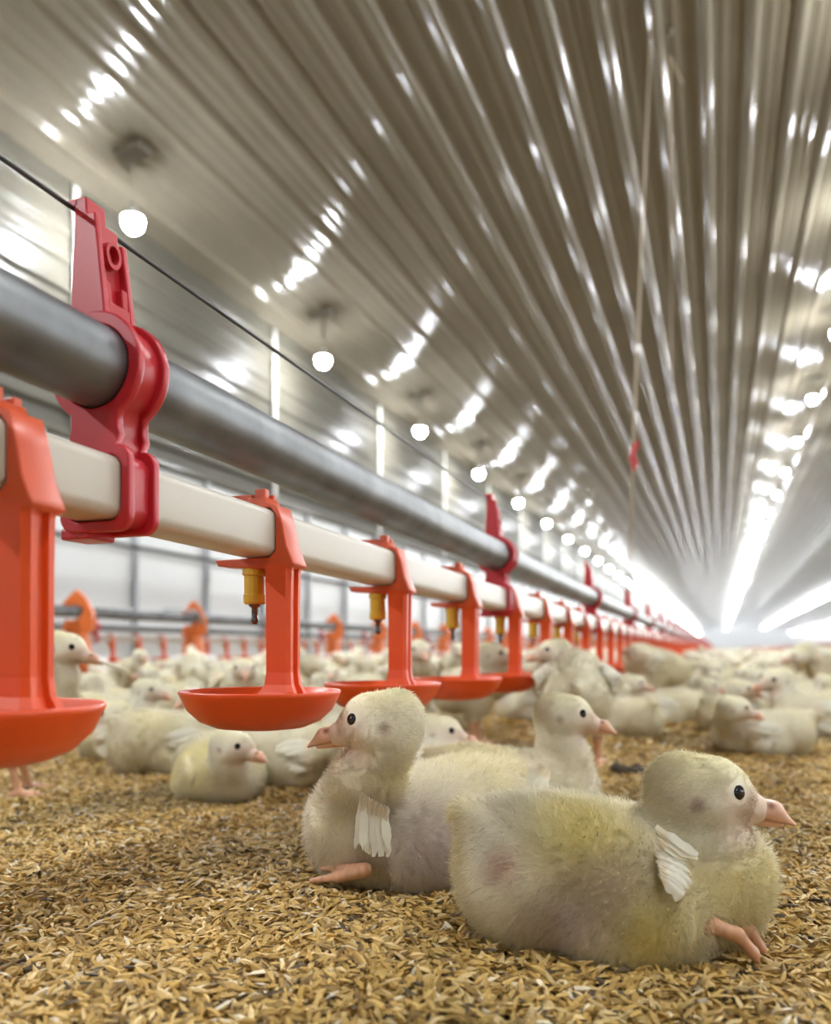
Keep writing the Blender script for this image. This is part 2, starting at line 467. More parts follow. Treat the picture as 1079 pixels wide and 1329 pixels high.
def drinker_parts():
    """Part meshes in a frame with its origin on the white pipe's centre (x to the aisle, y along the line)."""
    out = {}
    h = WH / 2
    # bracket: a C round the aisle side of the pipe, with arms over and under it
    o = h + 0.0006
    prof = [(-0.004, o), (-0.004, o + 0.0065), (0.000, o + 0.0065), (0.007, o + 0.0065), (0.0085, o + 0.0035),
            (0.0155, o + 0.001), (0.0190, 0.004), (0.0215, -0.008), (0.0250, -o - 0.002), (0.0265, -o - 0.0055), (0.016, -o - 0.0078), (-0.006, -o - 0.0056), (-0.024, -o - 0.0042), (-0.026, -o - 0.0005),
            (h - 0.003, -o), (o, -h + 0.003), (o, h - 0.003), (h - 0.003, o)]
    bm = bmesh.new()
    join_into(bm, outline_mesh([prof], 0.0165, 0.0009))
    add_box(bm, (-0.0145, -0.001, o + 0.0052), (0.027, 0.0135, 0.0065), 0.0008)
    add_box(bm, (0.0035, -0.0045, o + 0.0085), (0.007, 0.005, 0.006), 0.0008)
    add_box(bm, (0.0035, 0.0045, o + 0.0075), (0.007, 0.004, 0.004), 0.0008)
    out['mounting_bracket'] = (bm_mesh('mounting_bracket', bm), 'coral')
    # post: a channel section, slightly tapering, flaring where it meets the cup
    zt, zb = -o - 0.004, -h - 0.0785
    bm = bmesh.new()
    def ring(z, wx, wy, cx=0.0155):
        return [bm.verts.new((cx + sx * wx, sy * wy, z)) for sx, sy in ((-1, -1), (-0.2, -1), (0.7, -1), (1, -0.7), (1, -0.35), (0.7, -0.25), (0.7, 0.25), (1, 0.35), (1, 0.7), (0.7, 1), (-0.2, 1), (-1, 1))]
    lv = [(zt, 0.0085, 0.0084), (zt - 0.004, 0.0078, 0.0082), (-0.04, 0.0074, 0.0080), (zb + 0.012, 0.0072, 0.0080), (zb + 0.005, 0.0080, 0.0086), (zb + 0.001, 0.0100, 0.0105), (zb - 0.006, 0.0125, 0.013)]
    rs = [ring(*a) for a in lv]
    for a, b in zip(rs, rs[1:]):
        for k in range(12): bm.faces.new((a[k], a[(k + 1) % 12], b[(k + 1) % 12], b[k]))
    bm.faces.new(rs[0][::-1]); bm.faces.new(rs[-1])
    out['post'] = (bm_mesh('post', bm), 'orange')
    # cup: a thin-walled dish
    R = 0.047
    bm = bmesh.new()
    add_lathe(bm, [(0.0, -0.0215), (0.014, -0.0214), (0.026, -0.0200), (0.035, -0.0163), (0.0418, -0.0100), (0.0460, -0.0015), (0.0470, 0.0006), (0.0463, 0.0014), (0.0452, 0.0008),
                   (0.0402, -0.0090), (0.0335, -0.0146), (0.025, -0.0178), (0.013, -0.0190), (0.0, -0.0192)], (0, 0, zb), n=48)
    out['cup'] = (bm_mesh('cup', bm, True), 'orange')
    bm = bmesh.new()
    z0 = -h - 0.006
    add_lathe(bm, [(0.0, z0), (0.0072, z0), (0.0072, z0 - 0.004), (0.0062, z0 - 0.0045), (0.0062, z0 - 0.015), (0.0068, z0 - 0.0155), (0.0066, z0 - 0.020), (0.0058, z0 - 0.021), (0.0, z0 - 0.021)], (-0.004, 0, 0), n=16)
    out['nipple'] = (bm_mesh('nipple', bm), 'yellow')
    bm = bmesh.new()
    add_lathe(bm, [(0.0, z0 - 0.020), (0.0042, z0 - 0.0205), (0.003, z0 - 0.0225), (0.0019, z0 - 0.023), (0.0019, z0 - 0.0285), (0.0024, z0 - 0.030), (0.0018, z0 - 0.0325), (0.0, z0 - 0.033)], (-0.004, 0, 0), n=12)
    out['pin'] = (bm_mesh('pin', bm, True), 'steel')
    for me, mk in out.values(): me.materials.append(M[mk])
    return out

def merged(parts, name):
    bm = bmesh.new(); mats = []
    for me, mk in parts:
        n0 = len(bm.faces); bm.from_mesh(me)
        if mk not in mats: mats.append(mk)
        bm.faces.ensure_lookup_table()
        for f in bm.faces[n0:]: f.material_index = mats.index(mk)
    me = bpy.data.meshes.new(name); bm.to_mesh(me); bm.free()
    for mk in mats: me.materials.append(M[mk])
    return me

def clamp_parts():
    """Red hanger clamp, origin on the grey pipe's centre; a ring round each pipe, recessed web, tall tongue."""
    hz = Z_G - Z_W
    hh = WH / 2
    def outline(g):
        r = 0.0238 + g; w = 0.0125 + g; b = hh + 0.0050 + g
        p = []
        a0 = -58
        p += circ(0, 0, r, a0, 180 - a0, 44)                                  # round the grey pipe, over the top
        rb = rrect(0, -hz, 2 * b, 2 * b, 0.007, 6)
        left = [(-w, -hz + b + 0.0075), (-w - 0.001, -hz + b + 0.004)]
        p += left
        p += rb[7:14] + rb[14:21] + rb[21:28] + rb[0:7] if False else [q for q in rb[7:28]] + [q for q in rb[0:7]]
        p += [(w + 0.001, -hz + b + 0.004), (w, -hz + b + 0.0075)]
        return p
    def holes(e=0.0):
        return [circ(0, 0, GR + 0.0004 + e, n=40), rrect(0, -hz, WH + 0.0008 + e, WH + 0.0008 + e, 0.0055)]
    bm = bmesh.new()
    Wd = 0.021
    for s in (-1, 1):
        join_into(bm, outline_mesh([outline(0.0)] + holes(), 0.0042, 0.0009), (0, s * (Wd / 2 - 0.0021), 0))
    join_into(bm, outline_mesh([outline(-0.0030)] + holes(), Wd - 0.007, 0.0), (0, 0, 0))
    add_box(bm, (-0.012, 0, -hz - hh - 0.0050), (0.016, Wd * 0.8, 0.005), 0.001)
    ring = bm_mesh('pipe_ring', bm); ring.materials.append(M['red'])
    # tongue: tapered, with a recessed aisle-side face
    bm = bmesh.new()
    z0, z1 = 0.019, 0.0655
    def slab(x0a, x1a, x0b, x1b, ya, yb, za, zb, bev=0.0007):
        v = [bm.verts.new(p) for p in ((x0a, ya, za), (x1a, ya, za), (x1a, yb, za), (x0a, yb, za), (x0b, ya, zb), (x1b, ya, zb), (x1b, yb, zb), (x0b, yb, zb))]
        fs = [bm.faces.new([v[i] for i in f]) for f in ((0, 3, 2, 1), (4, 5, 6, 7), (0, 1, 5, 4), (1, 2, 6, 5), (2, 3, 7, 6), (3, 0, 4, 7))]
        es = list({e for f in fs for e in f.edges})
        bmesh.ops.bevel(bm, geom=es, offset=bev, segments=2, affect='EDGES', profile=0.5)
    slab(-0.013, 0.0015, -0.0105, -0.003, -0.0085, 0.0085, z0, z1)             # back plate
    slab(-0.013, 0.0065, -0.0105, 0.0005, -0.0103, -0.0070, z0 - 0.002, z1 + 0.001)   # the two raised edges
    slab(-0.012, 0.0065, -0.0105, 0.0005, 0.0070, 0.0103, z0 - 0.002, z1 - 0.006)
    slab(-0.010, 0.0055, -0.010, 0.0050, -0.0072, 0.0072, z0, z0 + 0.010)       # catch under the recess
    slab(-0.008, 0.0042, -0.008, 0.0035, -0.0072, -0.0035, z0 + 0.010, z0 + 0.019)
    slab(-0.008, 0.0042, -0.008, 0.0035, 0.0035, 0.0072, z0 + 0.010, z0 + 0.019)
    slab(-0.0110, -0.0035, -0.0105, -0.0045, -0.0100, 0.0020, z1 - 0.001, z1 + 0.0085)   # hook at the tip
    slab(-0.0145, -0.0085, -0.0145, -0.0085, -0.0100, 0.0020, z1 + 0.0050, z1 + 0.0085)
    # ring boss round the hole
    n = 28; zc = z1 - 0.014; rr = ((0.0060, -0.0005), (0.0060, 0.0032), (0.0040, 0.0032), (0.0036, -0.0015))
    rg = [[bm.verts.new((x - 0.0010, r * math.cos(2 * PI * k / n) * 0.8, zc + r * math.sin(2 * PI * k / n))) for k in range(n)] for r, x in rr]
    for a, b in zip(rg, rg[1:]):
        for k in range(n): bm.faces.new((a[k], a[(k + 1) % n], b[(k + 1) % n], b[k]))
    bm.faces.new(rg[-1])
    tongue = bm_mesh('tongue', bm); tongue.materials.append(M['red'])
    return ring, tongue

def at_line(px, X):
    D = X * F_PX / CPS / (934.0 - px)
    return (D - X * SPS) / CPS

DR = drinker_parts()
ME_DRINKER = merged(list(DR.values()), 'drinker')
CL = clamp_parts()
ME_CLAMP = merged([(CL[0], 'red'), (CL[1], 'red')], 'hanger_clamp')

def full_drinker(loc):
    t = empty('hanging_drip_cup', loc)
    for nm in ('mounting_bracket', 'post', 'cup'):
        link(nm, DR[nm][0], None, t)
    n = link('nipple', DR['nipple'][0], None, t)
    link('pin', DR['pin'][0], None, n)
    return t

def drinker_lines():
    ys = list(np.linspace(-1.2, 4, 60)) + list(np.linspace(4.5, 120, 60))
    pvc = tag(link('water_pipe', sweep_y('water_pipe', rrect(PX_, Z_W, WH, WH, 0.0055), ys, droop), M['pvc']),
              'square cream plastic water pipe carrying the orange drinkers', 'pipe')
    gp = empty('support_pipe', (PX_, 0, Z_G))
    me = sweep_y('tube', [(GR * math.cos(a), GR * math.sin(a)) for a in np.linspace(0, 2 * PI, 40, endpoint=False)], ys, droop)
    link('tube', me, M['pipe'], gp)
    bm = bmesh.new(); yj = 1.36
    vs = add_cyl(bm, (0, yj - 0.0016, droop(yj)), (0, yj + 0.0016, droop(yj)), GR + 0.0007, n=40, cap=False)
    link('joint', bm_mesh('joint', bm, True), M['wire'], gp)
    tag(gp, 'round grey galvanised pipe above the cream water pipe', 'pipe')
    # anti-perching wire through the clamp tips
    wz = Z_G + 0.0705
    tag(link('perch_wire', tube_mesh('perch_wire', [(PX_ - 0.0125, y, wz + droop(y)) for y in ys], 0.0011, 8), M['wire']),
        'thin dark wire strung through the red clamp tips', 'wire')
    # drinkers
    yy = [at_line(p, 0.236) for p in (36, 370, 521, 612, 670)]
    step = 0.193
    while yy[-1] < 118: yy.append(yy[-1] + step)
    order = ['cut off at the picture edge, closest to the camera', 'whole and nearest, beside the drinking chick', 'the next one past the drinking chick', 'with a chick head just past its post',
             'half hidden by a chick reaching to it', 'sixth along the cream pipe', 'seventh along the cream pipe', 'eighth along the cream pipe', 'ninth along the cream pipe', 'tenth along the cream pipe']
    NI = 95
    for i, y in enumerate(yy[:NI]):
        p = (PX_, y, Z_W + droop(y))
        if i < 28:
            t = full_drinker(p)
            if i == 0:                                                          # this cup hangs a little to the far side of its post
                for c in t.children:
                    if c.name.startswith('cup'): c.location.x = -0.010
        else:
            t = link('hanging_drip_cup', ME_DRINKER); t.location = p
        lab = 'orange drip cup drinker ' + order[i] if i < len(order) else 'small orange drip cup drinker in the distant run of the near pipe'
        tag(t, lab, 'drinker', 'drip cup drinkers on the near pipe' if i < len(order) else 'distant drinkers on the near pipe')
    # red clamps
    cy = [0.298, at_line(648, 0.25), at_line(768, 0.25), at_line(818, 0.25)]
    while cy[-1] < 30: cy.append(cy[-1] + 0.74)
    cl = ['tall red hanger clamp nearest the camera with a ring on its tongue', 'red hanger clamp, second along the grey pipe', 'red hanger clamp, third along the grey pipe', 'red hanger clamp, fourth along the grey pipe']
    for i, y in enumerate(cy):
        p = (PX_, y, Z_G + droop(y))
        if i < 10:
            t = empty('hanger_clamp', p); link('pipe_ring', CL[0], None, t); link('tongue', CL[1], None, t)
        else:
            t = link('hanger_clamp', ME_CLAMP); t.location = p
        tag(t, cl[i] if i < 4 else 'small red hanger clamp in the distant run of the grey pipe', 'clamp', 'red clamps on the near line' if i < 4 else 'distant clamps on the near line')
    # the other lines of the house
    for x, a, b, where in ((-2.70, 3.0, 13.5, 'beyond the feeders by the wall'), (2.0, 13.0, 31.0, 'across the crowded flock')):
        tag(link('water_pipe', tube_mesh('water_pipe', [(x, y, Z_W) for y in (1.5 if x < 0 else 6.0, 30, 60, 118)], 0.014, 8), M['pvc']), 'cream water pipe of the drinker line ' + where, 'pipe')
        tag(link('support_pipe', tube_mesh('support_pipe', [(x, y, Z_G) for y in (1.5 if x < 0 else 6.0, 30, 60, 118)], GR, 10), M['pipe']), 'grey support pipe of the drinker line ' + where, 'pipe')
        y = a; k = 0
        while y < b:
            t = link('hanging_drip_cup', ME_DRINKER); t.location = (x, y, Z_W)
            tag(t, 'blurred orange drip cup drinker on the line ' + where, 'drinker', 'drinkers ' + where)
            if k % 4 == 0:
                t = link('hanger_clamp', ME_CLAMP); t.location = (x, y + 0.09, Z_G)
                tag(t, 'blurred red hanger clamp on the line ' + where, 'clamp', 'clamps ' + where)
            y += step; k += 1
    # what remains of the drinkers, far down the house: one mass
    src = ME_DRINKER
    V = np.zeros(len(src.vertices) * 3, dtype=np.float32)
    bm = bmesh.new()
    add_box(bm, (0.0155, 0, -0.045), (0.015, 0.016, 0.11)); add_cyl(bm, (0, 0, -0.113), (0, 0, -0.092), 0.02, 0.047, n=8); add_box(bm, (0.004, 0, 0.002), (0.05, 0.017, 0.04))
    bm.faces.ensure_lookup_table(); bm.verts.index_update()
    bv = np.array([v.co for v in bm.verts]); bq = [[v.index for v in f.verts] for f in bm.faces]; bm.free()
    spots = [(PX_, y) for y in yy[NI:]] + [(2.0, y) for y in np.arange(31.0, 80, step)]
    VV = np.concatenate([bv + np.array([x, y, Z_W]) for x, y in spots])
    q, t3 = [], []
    for i in range(len(spots)):
        for f in bq:
            f2 = [v + i * len(bv) for v in f]
            if len(f2) == 4: q.append(f2)
            else:
                for j in range(1, len(f2) - 1): t3.append((f2[0], f2[j], f2[j + 1]))
    tag(link('distant_drinkers', np_mesh('distant_drinkers', VV, q, t3, smooth=False), M['orange']), 'blurred orange mass of drinkers far down the house', 'drinkers', kind='stuff')
drinker_lines()

# ------------------------------------------------------------------ feeder line
def feeders():
    X, zp = -2.3, 0.285
    tag(link('feed_pipe', tube_mesh('feed_pipe', [(X, y, zp) for y in (0.5, 20, 60, 118)], 0.022, 14), M['pipe']), 'thick grey feed pipe over the white ringed feeders by the wall', 'pipe')
    bm = bmesh.new(); add_cyl(bm, (0, 0, 0), (0, 0, 0.01), 0.01); bm.free()
    tag(link('pipe_hook', tube_mesh('pipe_hook', [(X + 0.01, 3.05, zp + 0.03), (X + 0.03, 3.15, zp + 0.035), (X + 0.045, 3.24, zp + 0.03), (X + 0.05, 3.27, zp), (X + 0.05, 3.27, zp - 0.03)], 0.007, 8), M['post']),
        'bent grey rod hooked beside the feed pipe', 'hook')
    head = [(-0.055, 0.022), (-0.030, 0.055), (0.0, 0.085), (0.030, 0.055), (0.058, 0.0), (0.058, -0.075), (-0.052, -0.075), (-0.040, -0.028), (-0.020, -0.034), (0.004, -0.026), (0.024, -0.004), (0.024, 0.012), (0.006, 0.026), (-0.020, 0.024)]
    bm = bmesh.new(); join_into(bm, outline_mesh([head], 0.07, 0.004))
    bmesh.ops.rotate(bm, cent=(0, 0, 0), matrix=Matrix.Rotation(math.radians(32), 3, 'Z'), verts=bm.verts)
    me_head = bm_mesh('hanger_head', bm); me_head.materials.append(M['feedorange'])
    bm = bmesh.new()
    add_lathe(bm, [(0.0, -0.07), (0.040, -0.07), (0.043, -0.10), (0.052, -0.155), (0.070, -0.20), (0.075, -0.24), (0.0, -0.24)], n=20)
    me_cone = bm_mesh('cone', bm, True); me_cone.materials.append(M['feedorange'])
    bm = bmesh.new()
    for k in range(14):
        a = 2 * PI * k / 14
        c, s = math.cos(a), math.sin(a)
        add_cyl(bm, (0.045 * c, 0.045 * s, -0.165), (0.105 * c, 0.105 * s, -0.185), 0.004, n=6)
        add_cyl(bm, (0.105 * c, 0.105 * s, -0.185), (0.125 * c, 0.125 * s, -0.240), 0.004, n=6)
    add_lathe(bm, [(0.118, -0.238), (0.128, -0.238), (0.130, -0.248), (0.118, -0.248), (0.118, -0.238)], n=32)
    add_lathe(bm, [(0.098, -0.180), (0.107, -0.178), (0.110, -0.188), (0.100, -0.190), (0.098, -0.180)], n=32)
    me_gr = bm_mesh('grille', bm); me_gr.materials.append(M['grille'])
    bm = bmesh.new()
    add_lathe(bm, [(0.0, -0.282), (0.085, -0.282), (0.112, -0.270), (0.127, -0.245), (0.122, -0.245), (0.105, -0.265), (0.0, -0.27)], n=32)
    me_pan = bm_mesh('pan', bm, True); me_pan.materials.append(M['feedorange'])
    me_all = merged([(me_head, 'feedorange'), (me_cone, 'feedorange'), (me_gr, 'grille'), (me_pan, 'feedorange')], 'pan_feeder')
    y0, st = 2.54, 0.746
    labs = {0: 'orange pan feeder behind the standing chick by the near post', 1: 'orange pan feeder standing clear between the two nearest orange posts', 2: 'orange pan feeder hidden behind the second orange post', 3: 'orange pan feeder just past the second orange post', 4: 'orange pan feeder seen just before the third orange post'}
    for k in range(-1, 40):
        y = y0 + st * k
        if k < 10:
            t = empty('pan_feeder', (X, y, zp))
            link('hanger_head', me_head, None, t); link('cone', me_cone, None, t); link('grille', me_gr, None, t); link('pan', me_pan, None, t)
        else:
            t = link('pan_feeder', me_all); t.location = (X, y, zp)
        tag(t, labs.get(k, 'blurred orange pan feeder in the distant run along the wall'), 'feeder', 'pan feeders by the wall' if k in labs else 'distant pan feeders')
feeders()

# ------------------------------------------------------------------ cords and small ceiling hooks
def cords():
    top = W(846, 0, 3.72); top[2] = ceil_z(top[0]) - 0.005
    hook = W(822, 592, 2.52)
    low = np.array([PX_, hook[1] - 0.05, Z_G + GR + 0.05 + droop(hook[1])])
    t = empty('suspension_cord', (float(low[0]), float(low[1]), float(low[2])))
    o = np.array(low)
    link('cord', tube_mesh('cord', [low - o, hook - np.array([0, 0, 0.03]) - o, hook + np.array([0, 0, 0.03]) - o, top - o], 0.004, 6), M['cord'], t)
    bm = bmesh.new()
    prof = [(-0.006, -0.045), (0.008, -0.040), (0.013, -0.018), (0.004, -0.004), (0.006, 0.012), (0.016, 0.030), (0.012, 0.046), (0.002, 0.040), (-0.006, 0.014), (-0.010, -0.012), (-0.002, -0.026)]
    join_into(bm, outline_mesh([prof], 0.012, 0.001))
    bmesh.ops.rotate(bm, cent=(0, 0, 0), matrix=Matrix.Rotation(PSI, 3, 'Z'), verts=bm.verts)
    hk = link('hook', bm_mesh('hook', bm), M['red'], t); hk.location = Vector(hook - o); hk['label'] = 'red plastic hook'
    tag(t, 'thin cord with a red plastic hook hanging from the ceiling', 'cord')
    a = W(870, 72, 3.35); b = W(886, 108, 3.3); c = W(872, 500, 6.0)
    a[2] = min(a[2], ceil_z(a[0]) - 0.03)
    tag(link('loose_cord', tube_mesh('loose_cord', [b, a - np.array([0, 0, 0.006]), a, a + (c - a) * 0.4, c], 0.0035, 6), M['cord']), 'thin pale cord with a short loose end below the ceiling ribs', 'cord')
    for i, (px, py, lab) in enumerate(((870, 40, 'small dark ceiling hook above the loose cord end'), (478, 146, 'small dark ceiling hook between two bright ribs'), (925, 322, 'small dark ceiling hook over the middle of the house'))):
        d = VF + (px - PX0) / F_PX * VR + (HOR - py) / F_PX * VU
        D = 2.9 / (d[2] - SLOPE * d[0])
        p = CAM + D * d
        bm = bmesh.new()
        add_lathe(bm, [(0.0, 0.004), (0.016, 0.003), (0.016, -0.006), (0.005, -0.010), (0.004, -0.03), (0.0, -0.031)], n=10)
        o = link('ceiling_hook', bm_mesh('ceiling_hook', bm, True), M['dark']); o.location = Vector(p)
        tag(o, lab, 'hook', 'ceiling hooks')
cords()

# ------------------------------------------------------------------ litter
def litter():
    N0 = 165000
    def sample(n, d0, d1, power):
        u = RNG.random(n)
        if power == 0: D = np.sqrt(d0 ** 2 + u * (d1 ** 2 - d0 ** 2))
        else: D = 1 / (1 / d0 - u * (1 / d0 - 1 / d1))                 # density falls with the cube of the distance
        s = (RNG.random(n) - 0.5) * 1.35
        return D, s
    n1, n2 = int(N0 * 0.5 * (0.72 ** 2 - 0.25 ** 2) * 1.35), int(N0 * 0.40)
    D1, s1 = sample(n1, 0.25, 0.72, 0)
    D2, s2 = sample(n2, 0.72, 3.2, 3)
    D = np.concatenate([D1, D2]); s = np.concatenate([s1, s2])
    P = D[:, None] * VF + (s * D)[:, None] * VR
    n = len(D)
    # the bed is not flat: low heaps
    hump = 0.0035 * np.sin(P[:, 0] * 31 + 1.3 * np.sin(P[:, 1] * 17)) * np.sin(P[:, 1] * 27 + P[:, 0] * 9) + 0.0035
    P[:, 2] = hump + RNG.random(n) * 0.0045
    ln = RNG.uniform(0.0070, 0.0125, n) * np.clip(D / 0.9, 1, 1.8); wd = RNG.uniform(0.0011, 0.0017, n) * np.clip(D / 0.9, 1, 1.8)
    yaw = RNG.random(n) * 2 * PI; pit = RNG.normal(0, 0.33, n); rol = RNG.normal(0, 0.7, n)
    ax = np.stack([np.cos(yaw) * np.cos(pit), np.sin(yaw) * np.cos(pit), np.sin(pit)], 1)
    side = np.stack([-np.sin(yaw), np.cos(yaw), np.zeros(n)], 1)
    up = np.cross(ax, side)
    sd = side * np.cos(rol)[:, None] + up * np.sin(rol)[:, None]; up2 = np.cross(ax, sd)
    tmpl = [(-1, 0, -0.1), (-0.35, -1, 0), (-0.35, 0, 0.75), (-0.35, 1, 0), (0.4, -0.8, 0), (0.4, 0, 0.7), (0.4, 0.8, 0), (1, 0, -0.15)]
    V = np.stack([P + ax * (a * ln / 2)[:, None] + sd * (b * wd)[:, None] + up2 * (c * wd)[:, None] for a, b, c in tmpl], 1).reshape(-1, 3)
    base = (8 * np.arange(n))[:, None]
    q = np.concatenate([base + np.array([[1, 4, 5, 2]]), base + np.array([[2, 5, 6, 3]])])
    t = np.concatenate([base + np.array([[0, 1, 2]]), base + np.array([[0, 2, 3]]), base + np.array([[4, 7, 5]]), base + np.array([[5, 7, 6]])])
    pal = np.array([(0.66, 0.45, 0.15), (0.56, 0.36, 0.10), (0.76, 0.57, 0.27), (0.44, 0.28, 0.08), (0.27, 0.17, 0.06), (0.84, 0.74, 0.54), (0.11, 0.08, 0.045)])
    ci = RNG.choice(7, n, p=[0.30, 0.26, 0.16, 0.14, 0.07, 0.04, 0.03])
    c = pal[ci] * RNG.uniform(0.8, 1.15, n)[:, None]
    st = np.sin(P[:, 0] * 14 + 2) * np.sin(P[:, 1] * 11 + 1.5 * np.sin(P[:, 0] * 8))            # damp darker patches
    c *= (1 - 0.38 * np.clip((st - 0.25) / 0.5, 0, 1))[:, None]
    me = np_mesh('rice_husk_litter', V, q, t, cols=np.repeat(c, 8, axis=0), smooth=False)
    tag(link('rice_husk_litter', me, M['husk']), 'golden rice husk litter covering the floor', 'litter', kind='stuff')
    # a dark clump
    p = floor_pt(814, 0.935)
    bm = bmesh.new()
    for k in range(7):
        g = bmesh.ops.create_icosphere(bm, subdivisions=2, radius=0.006 + 0.003 * random.random())
        bmesh.ops.translate(bm, vec=(random.uniform(-0.013, 0.013), random.uniform(-0.009, 0.009), 0.006 + random.random() * 0.005), verts=g['verts'])
    for v in bm.verts: v.co += Vector((random.gauss(0, 1), random.gauss(0, 1), random.gauss(0, 1))) * 0.0007
    o = link('dropping', bm_mesh('dropping', bm, True), M['dung']); o.location = Vector(p)
    tag(o, 'small dark brown clump on the husks beside the standing chick foot', 'dropping')
litter()

# ------------------------------------------------------------------ chicks
def smin(a, b, k):
    h = np.maximum(k - np.abs(a - b), 0) / k
    return np.minimum(a, b) - h * h * k * 0.25

def sd_cone(P, a, b, ra, rb):
    a = np.asarray(a, np.float32); b = np.asarray(b, np.float32)
    ba = b - a
    t = np.clip(((P - a) @ ba) / max(float(ba @ ba), 1e-12), 0, 1)
    return np.linalg.norm(P - a - t[..., None] * ba, axis=-1) - (ra + (rb - ra) * t)

def sd_ell(P, c, r, pitch=0.0, yaw=0.0):
    p = P - np.asarray(c, np.float32)
    if yaw:
        cs, sn = math.cos(-yaw), math.sin(-yaw)
        p = np.stack([p[..., 0] * cs - p[..., 1] * sn, p[..., 0] * sn + p[..., 1] * cs, p[..., 2]], -1)
    if pitch:
        cs, sn = math.cos(pitch), math.sin(pitch)
        p = np.stack([p[..., 0] * cs + p[..., 2] * sn, p[..., 1], -p[..., 0] * sn + p[..., 2] * cs], -1)
    r = np.asarray(r, np.float32)
    k0 = np.linalg.norm(p / r, axis=-1); k1 = np.linalg.norm(p / (r * r), axis=-1)
    return np.where(k1 > 1e-6, k0 * (k0 - 1) / np.maximum(k1, 1e-6), -r.min())

def field(P, prims):
    d = None
    for pr in prims:
        k = pr[-1]
        di = sd_cone(P, *pr[1:5]) if pr[0] == 'c' else sd_ell(P, *pr[1:-1])
        d = di if d is None else smin(d, di, k)
    return d

def nets(prims, h):
    lo = np.full(3, 1e9); hi = np.full(3, -1e9)
    for pr in prims:
        if pr[0] == 'c':
            for c, r in ((pr[1], pr[3]), (pr[2], pr[4])):
                lo = np.minimum(lo, np.asarray(c) - r); hi = np.maximum(hi, np.asarray(c) + r)
        else:
            r = max(pr[2]); lo = np.minimum(lo, np.asarray(pr[1]) - r); hi = np.maximum(hi, np.asarray(pr[1]) + r)
    lo -= 3 * h; hi += 3 * h
    n = np.ceil((hi - lo) / h).astype(int) + 1
    g = np.stack(np.meshgrid(*[lo[i] + h * np.arange(n[i]) for i in range(3)], indexing='ij'), -1).astype(np.float32)
    Fv = field(g, prims)
    ins = Fv < 0
    c8 = [(i, j, k) for i in (0, 1) for j in (0, 1) for k in (0, 1)]
    def sl(A, c): return A[c[0]:n[0] - 1 + c[0], c[1]:n[1] - 1 + c[1], c[2]:n[2] - 1 + c[2]]
    cnt = sum(sl(ins, c).astype(np.int8) for c in c8)
    act = (cnt > 0) & (cnt < 8)
    ci = np.argwhere(act)
    acc = np.zeros((len(ci), 3)); num = np.zeros(len(ci))
    for a in c8:
        for ax in range(3):
            if a[ax]: continue
            b = list(a); b[ax] = 1
            fa = Fv[tuple((ci + a).T)]; fb = Fv[tuple((ci + b).T)]
            x = (fa < 0) != (fb < 0)
            t = np.where(x, fa / np.where(x, fa - fb, 1), 0)
            p = np.tile(np.asarray(a, float), (len(ci), 1)); p[:, ax] = t
            acc[x] += p[x]; num[x] += 1
    V = lo + h * (ci + acc / num[:, None])
    idm = np.full(act.shape, -1, dtype=np.int64); idm[act] = np.arange(len(ci))
    Q = []
    for ax in range(3):
        s0 = [slice(None)] * 3; s1 = [slice(None)] * 3
        s0[ax] = slice(0, -1); s1[ax] = slice(1, None)
        x = ins[tuple(s0)] != ins[tuple(s1)]
        e = np.argwhere(x)
        u, v = (ax + 1) % 3, (ax + 2) % 3
        e = e[(e[:, u] > 0) & (e[:, v] > 0)]
        def cell(du, dv):
            f = e.copy(); f[:, u] -= du; f[:, v] -= dv
            return idm[tuple(f.T)]
        q = np.stack([cell(1, 1), cell(0, 1), cell(0, 0), cell(1, 0)], 1)
        flip = ~ins[tuple(e.T)]
        q[flip] = q[flip][:, ::-1]
        Q.append(q)
    Q = np.concatenate(Q)
    return V, Q[(Q >= 0).all(1)]

def vnormals(V, Q):
    fn = np.cross(V[Q[:, 2]] - V[Q[:, 0]], V[Q[:, 3]] - V[Q[:, 1]])
    N = np.zeros_like(V)
    for k in range(4): np.add.at(N, Q[:, k], fn)
    return N / np.maximum(np.linalg.norm(N, axis=1), 1e-12)[:, None], np.linalg.norm(fn, axis=1) / 2

def noise3(P, s, seed):
    r = np.random.default_rng(seed)
    out = np.zeros(len(P))
    for o in range(3):
        K = r.normal(0, 1, (5, 3)) * s * (1.7 ** o); ph = r.random(5) * 6.28
        out += np.sin(P @ K.T + ph).sum(1) / (5 * 1.6 ** o)
    return out

CREAM = np.array((0.94, 0.88, 0.70)); YEL = np.array((0.88, 0.76, 0.28)); PINK = np.array((0.66, 0.53, 0.46)); WHITE = np.array((0.90, 0.88, 0.80)); FACE = np.array((0.78, 0.64, 0.52))

def rot_dir(yaw, pitch):
    return np.array([math.cos(yaw) * math.cos(pitch), math.sin(yaw) * math.cos(pitch), math.sin(pitch)])

def nrm(v): return v / np.linalg.norm(v)

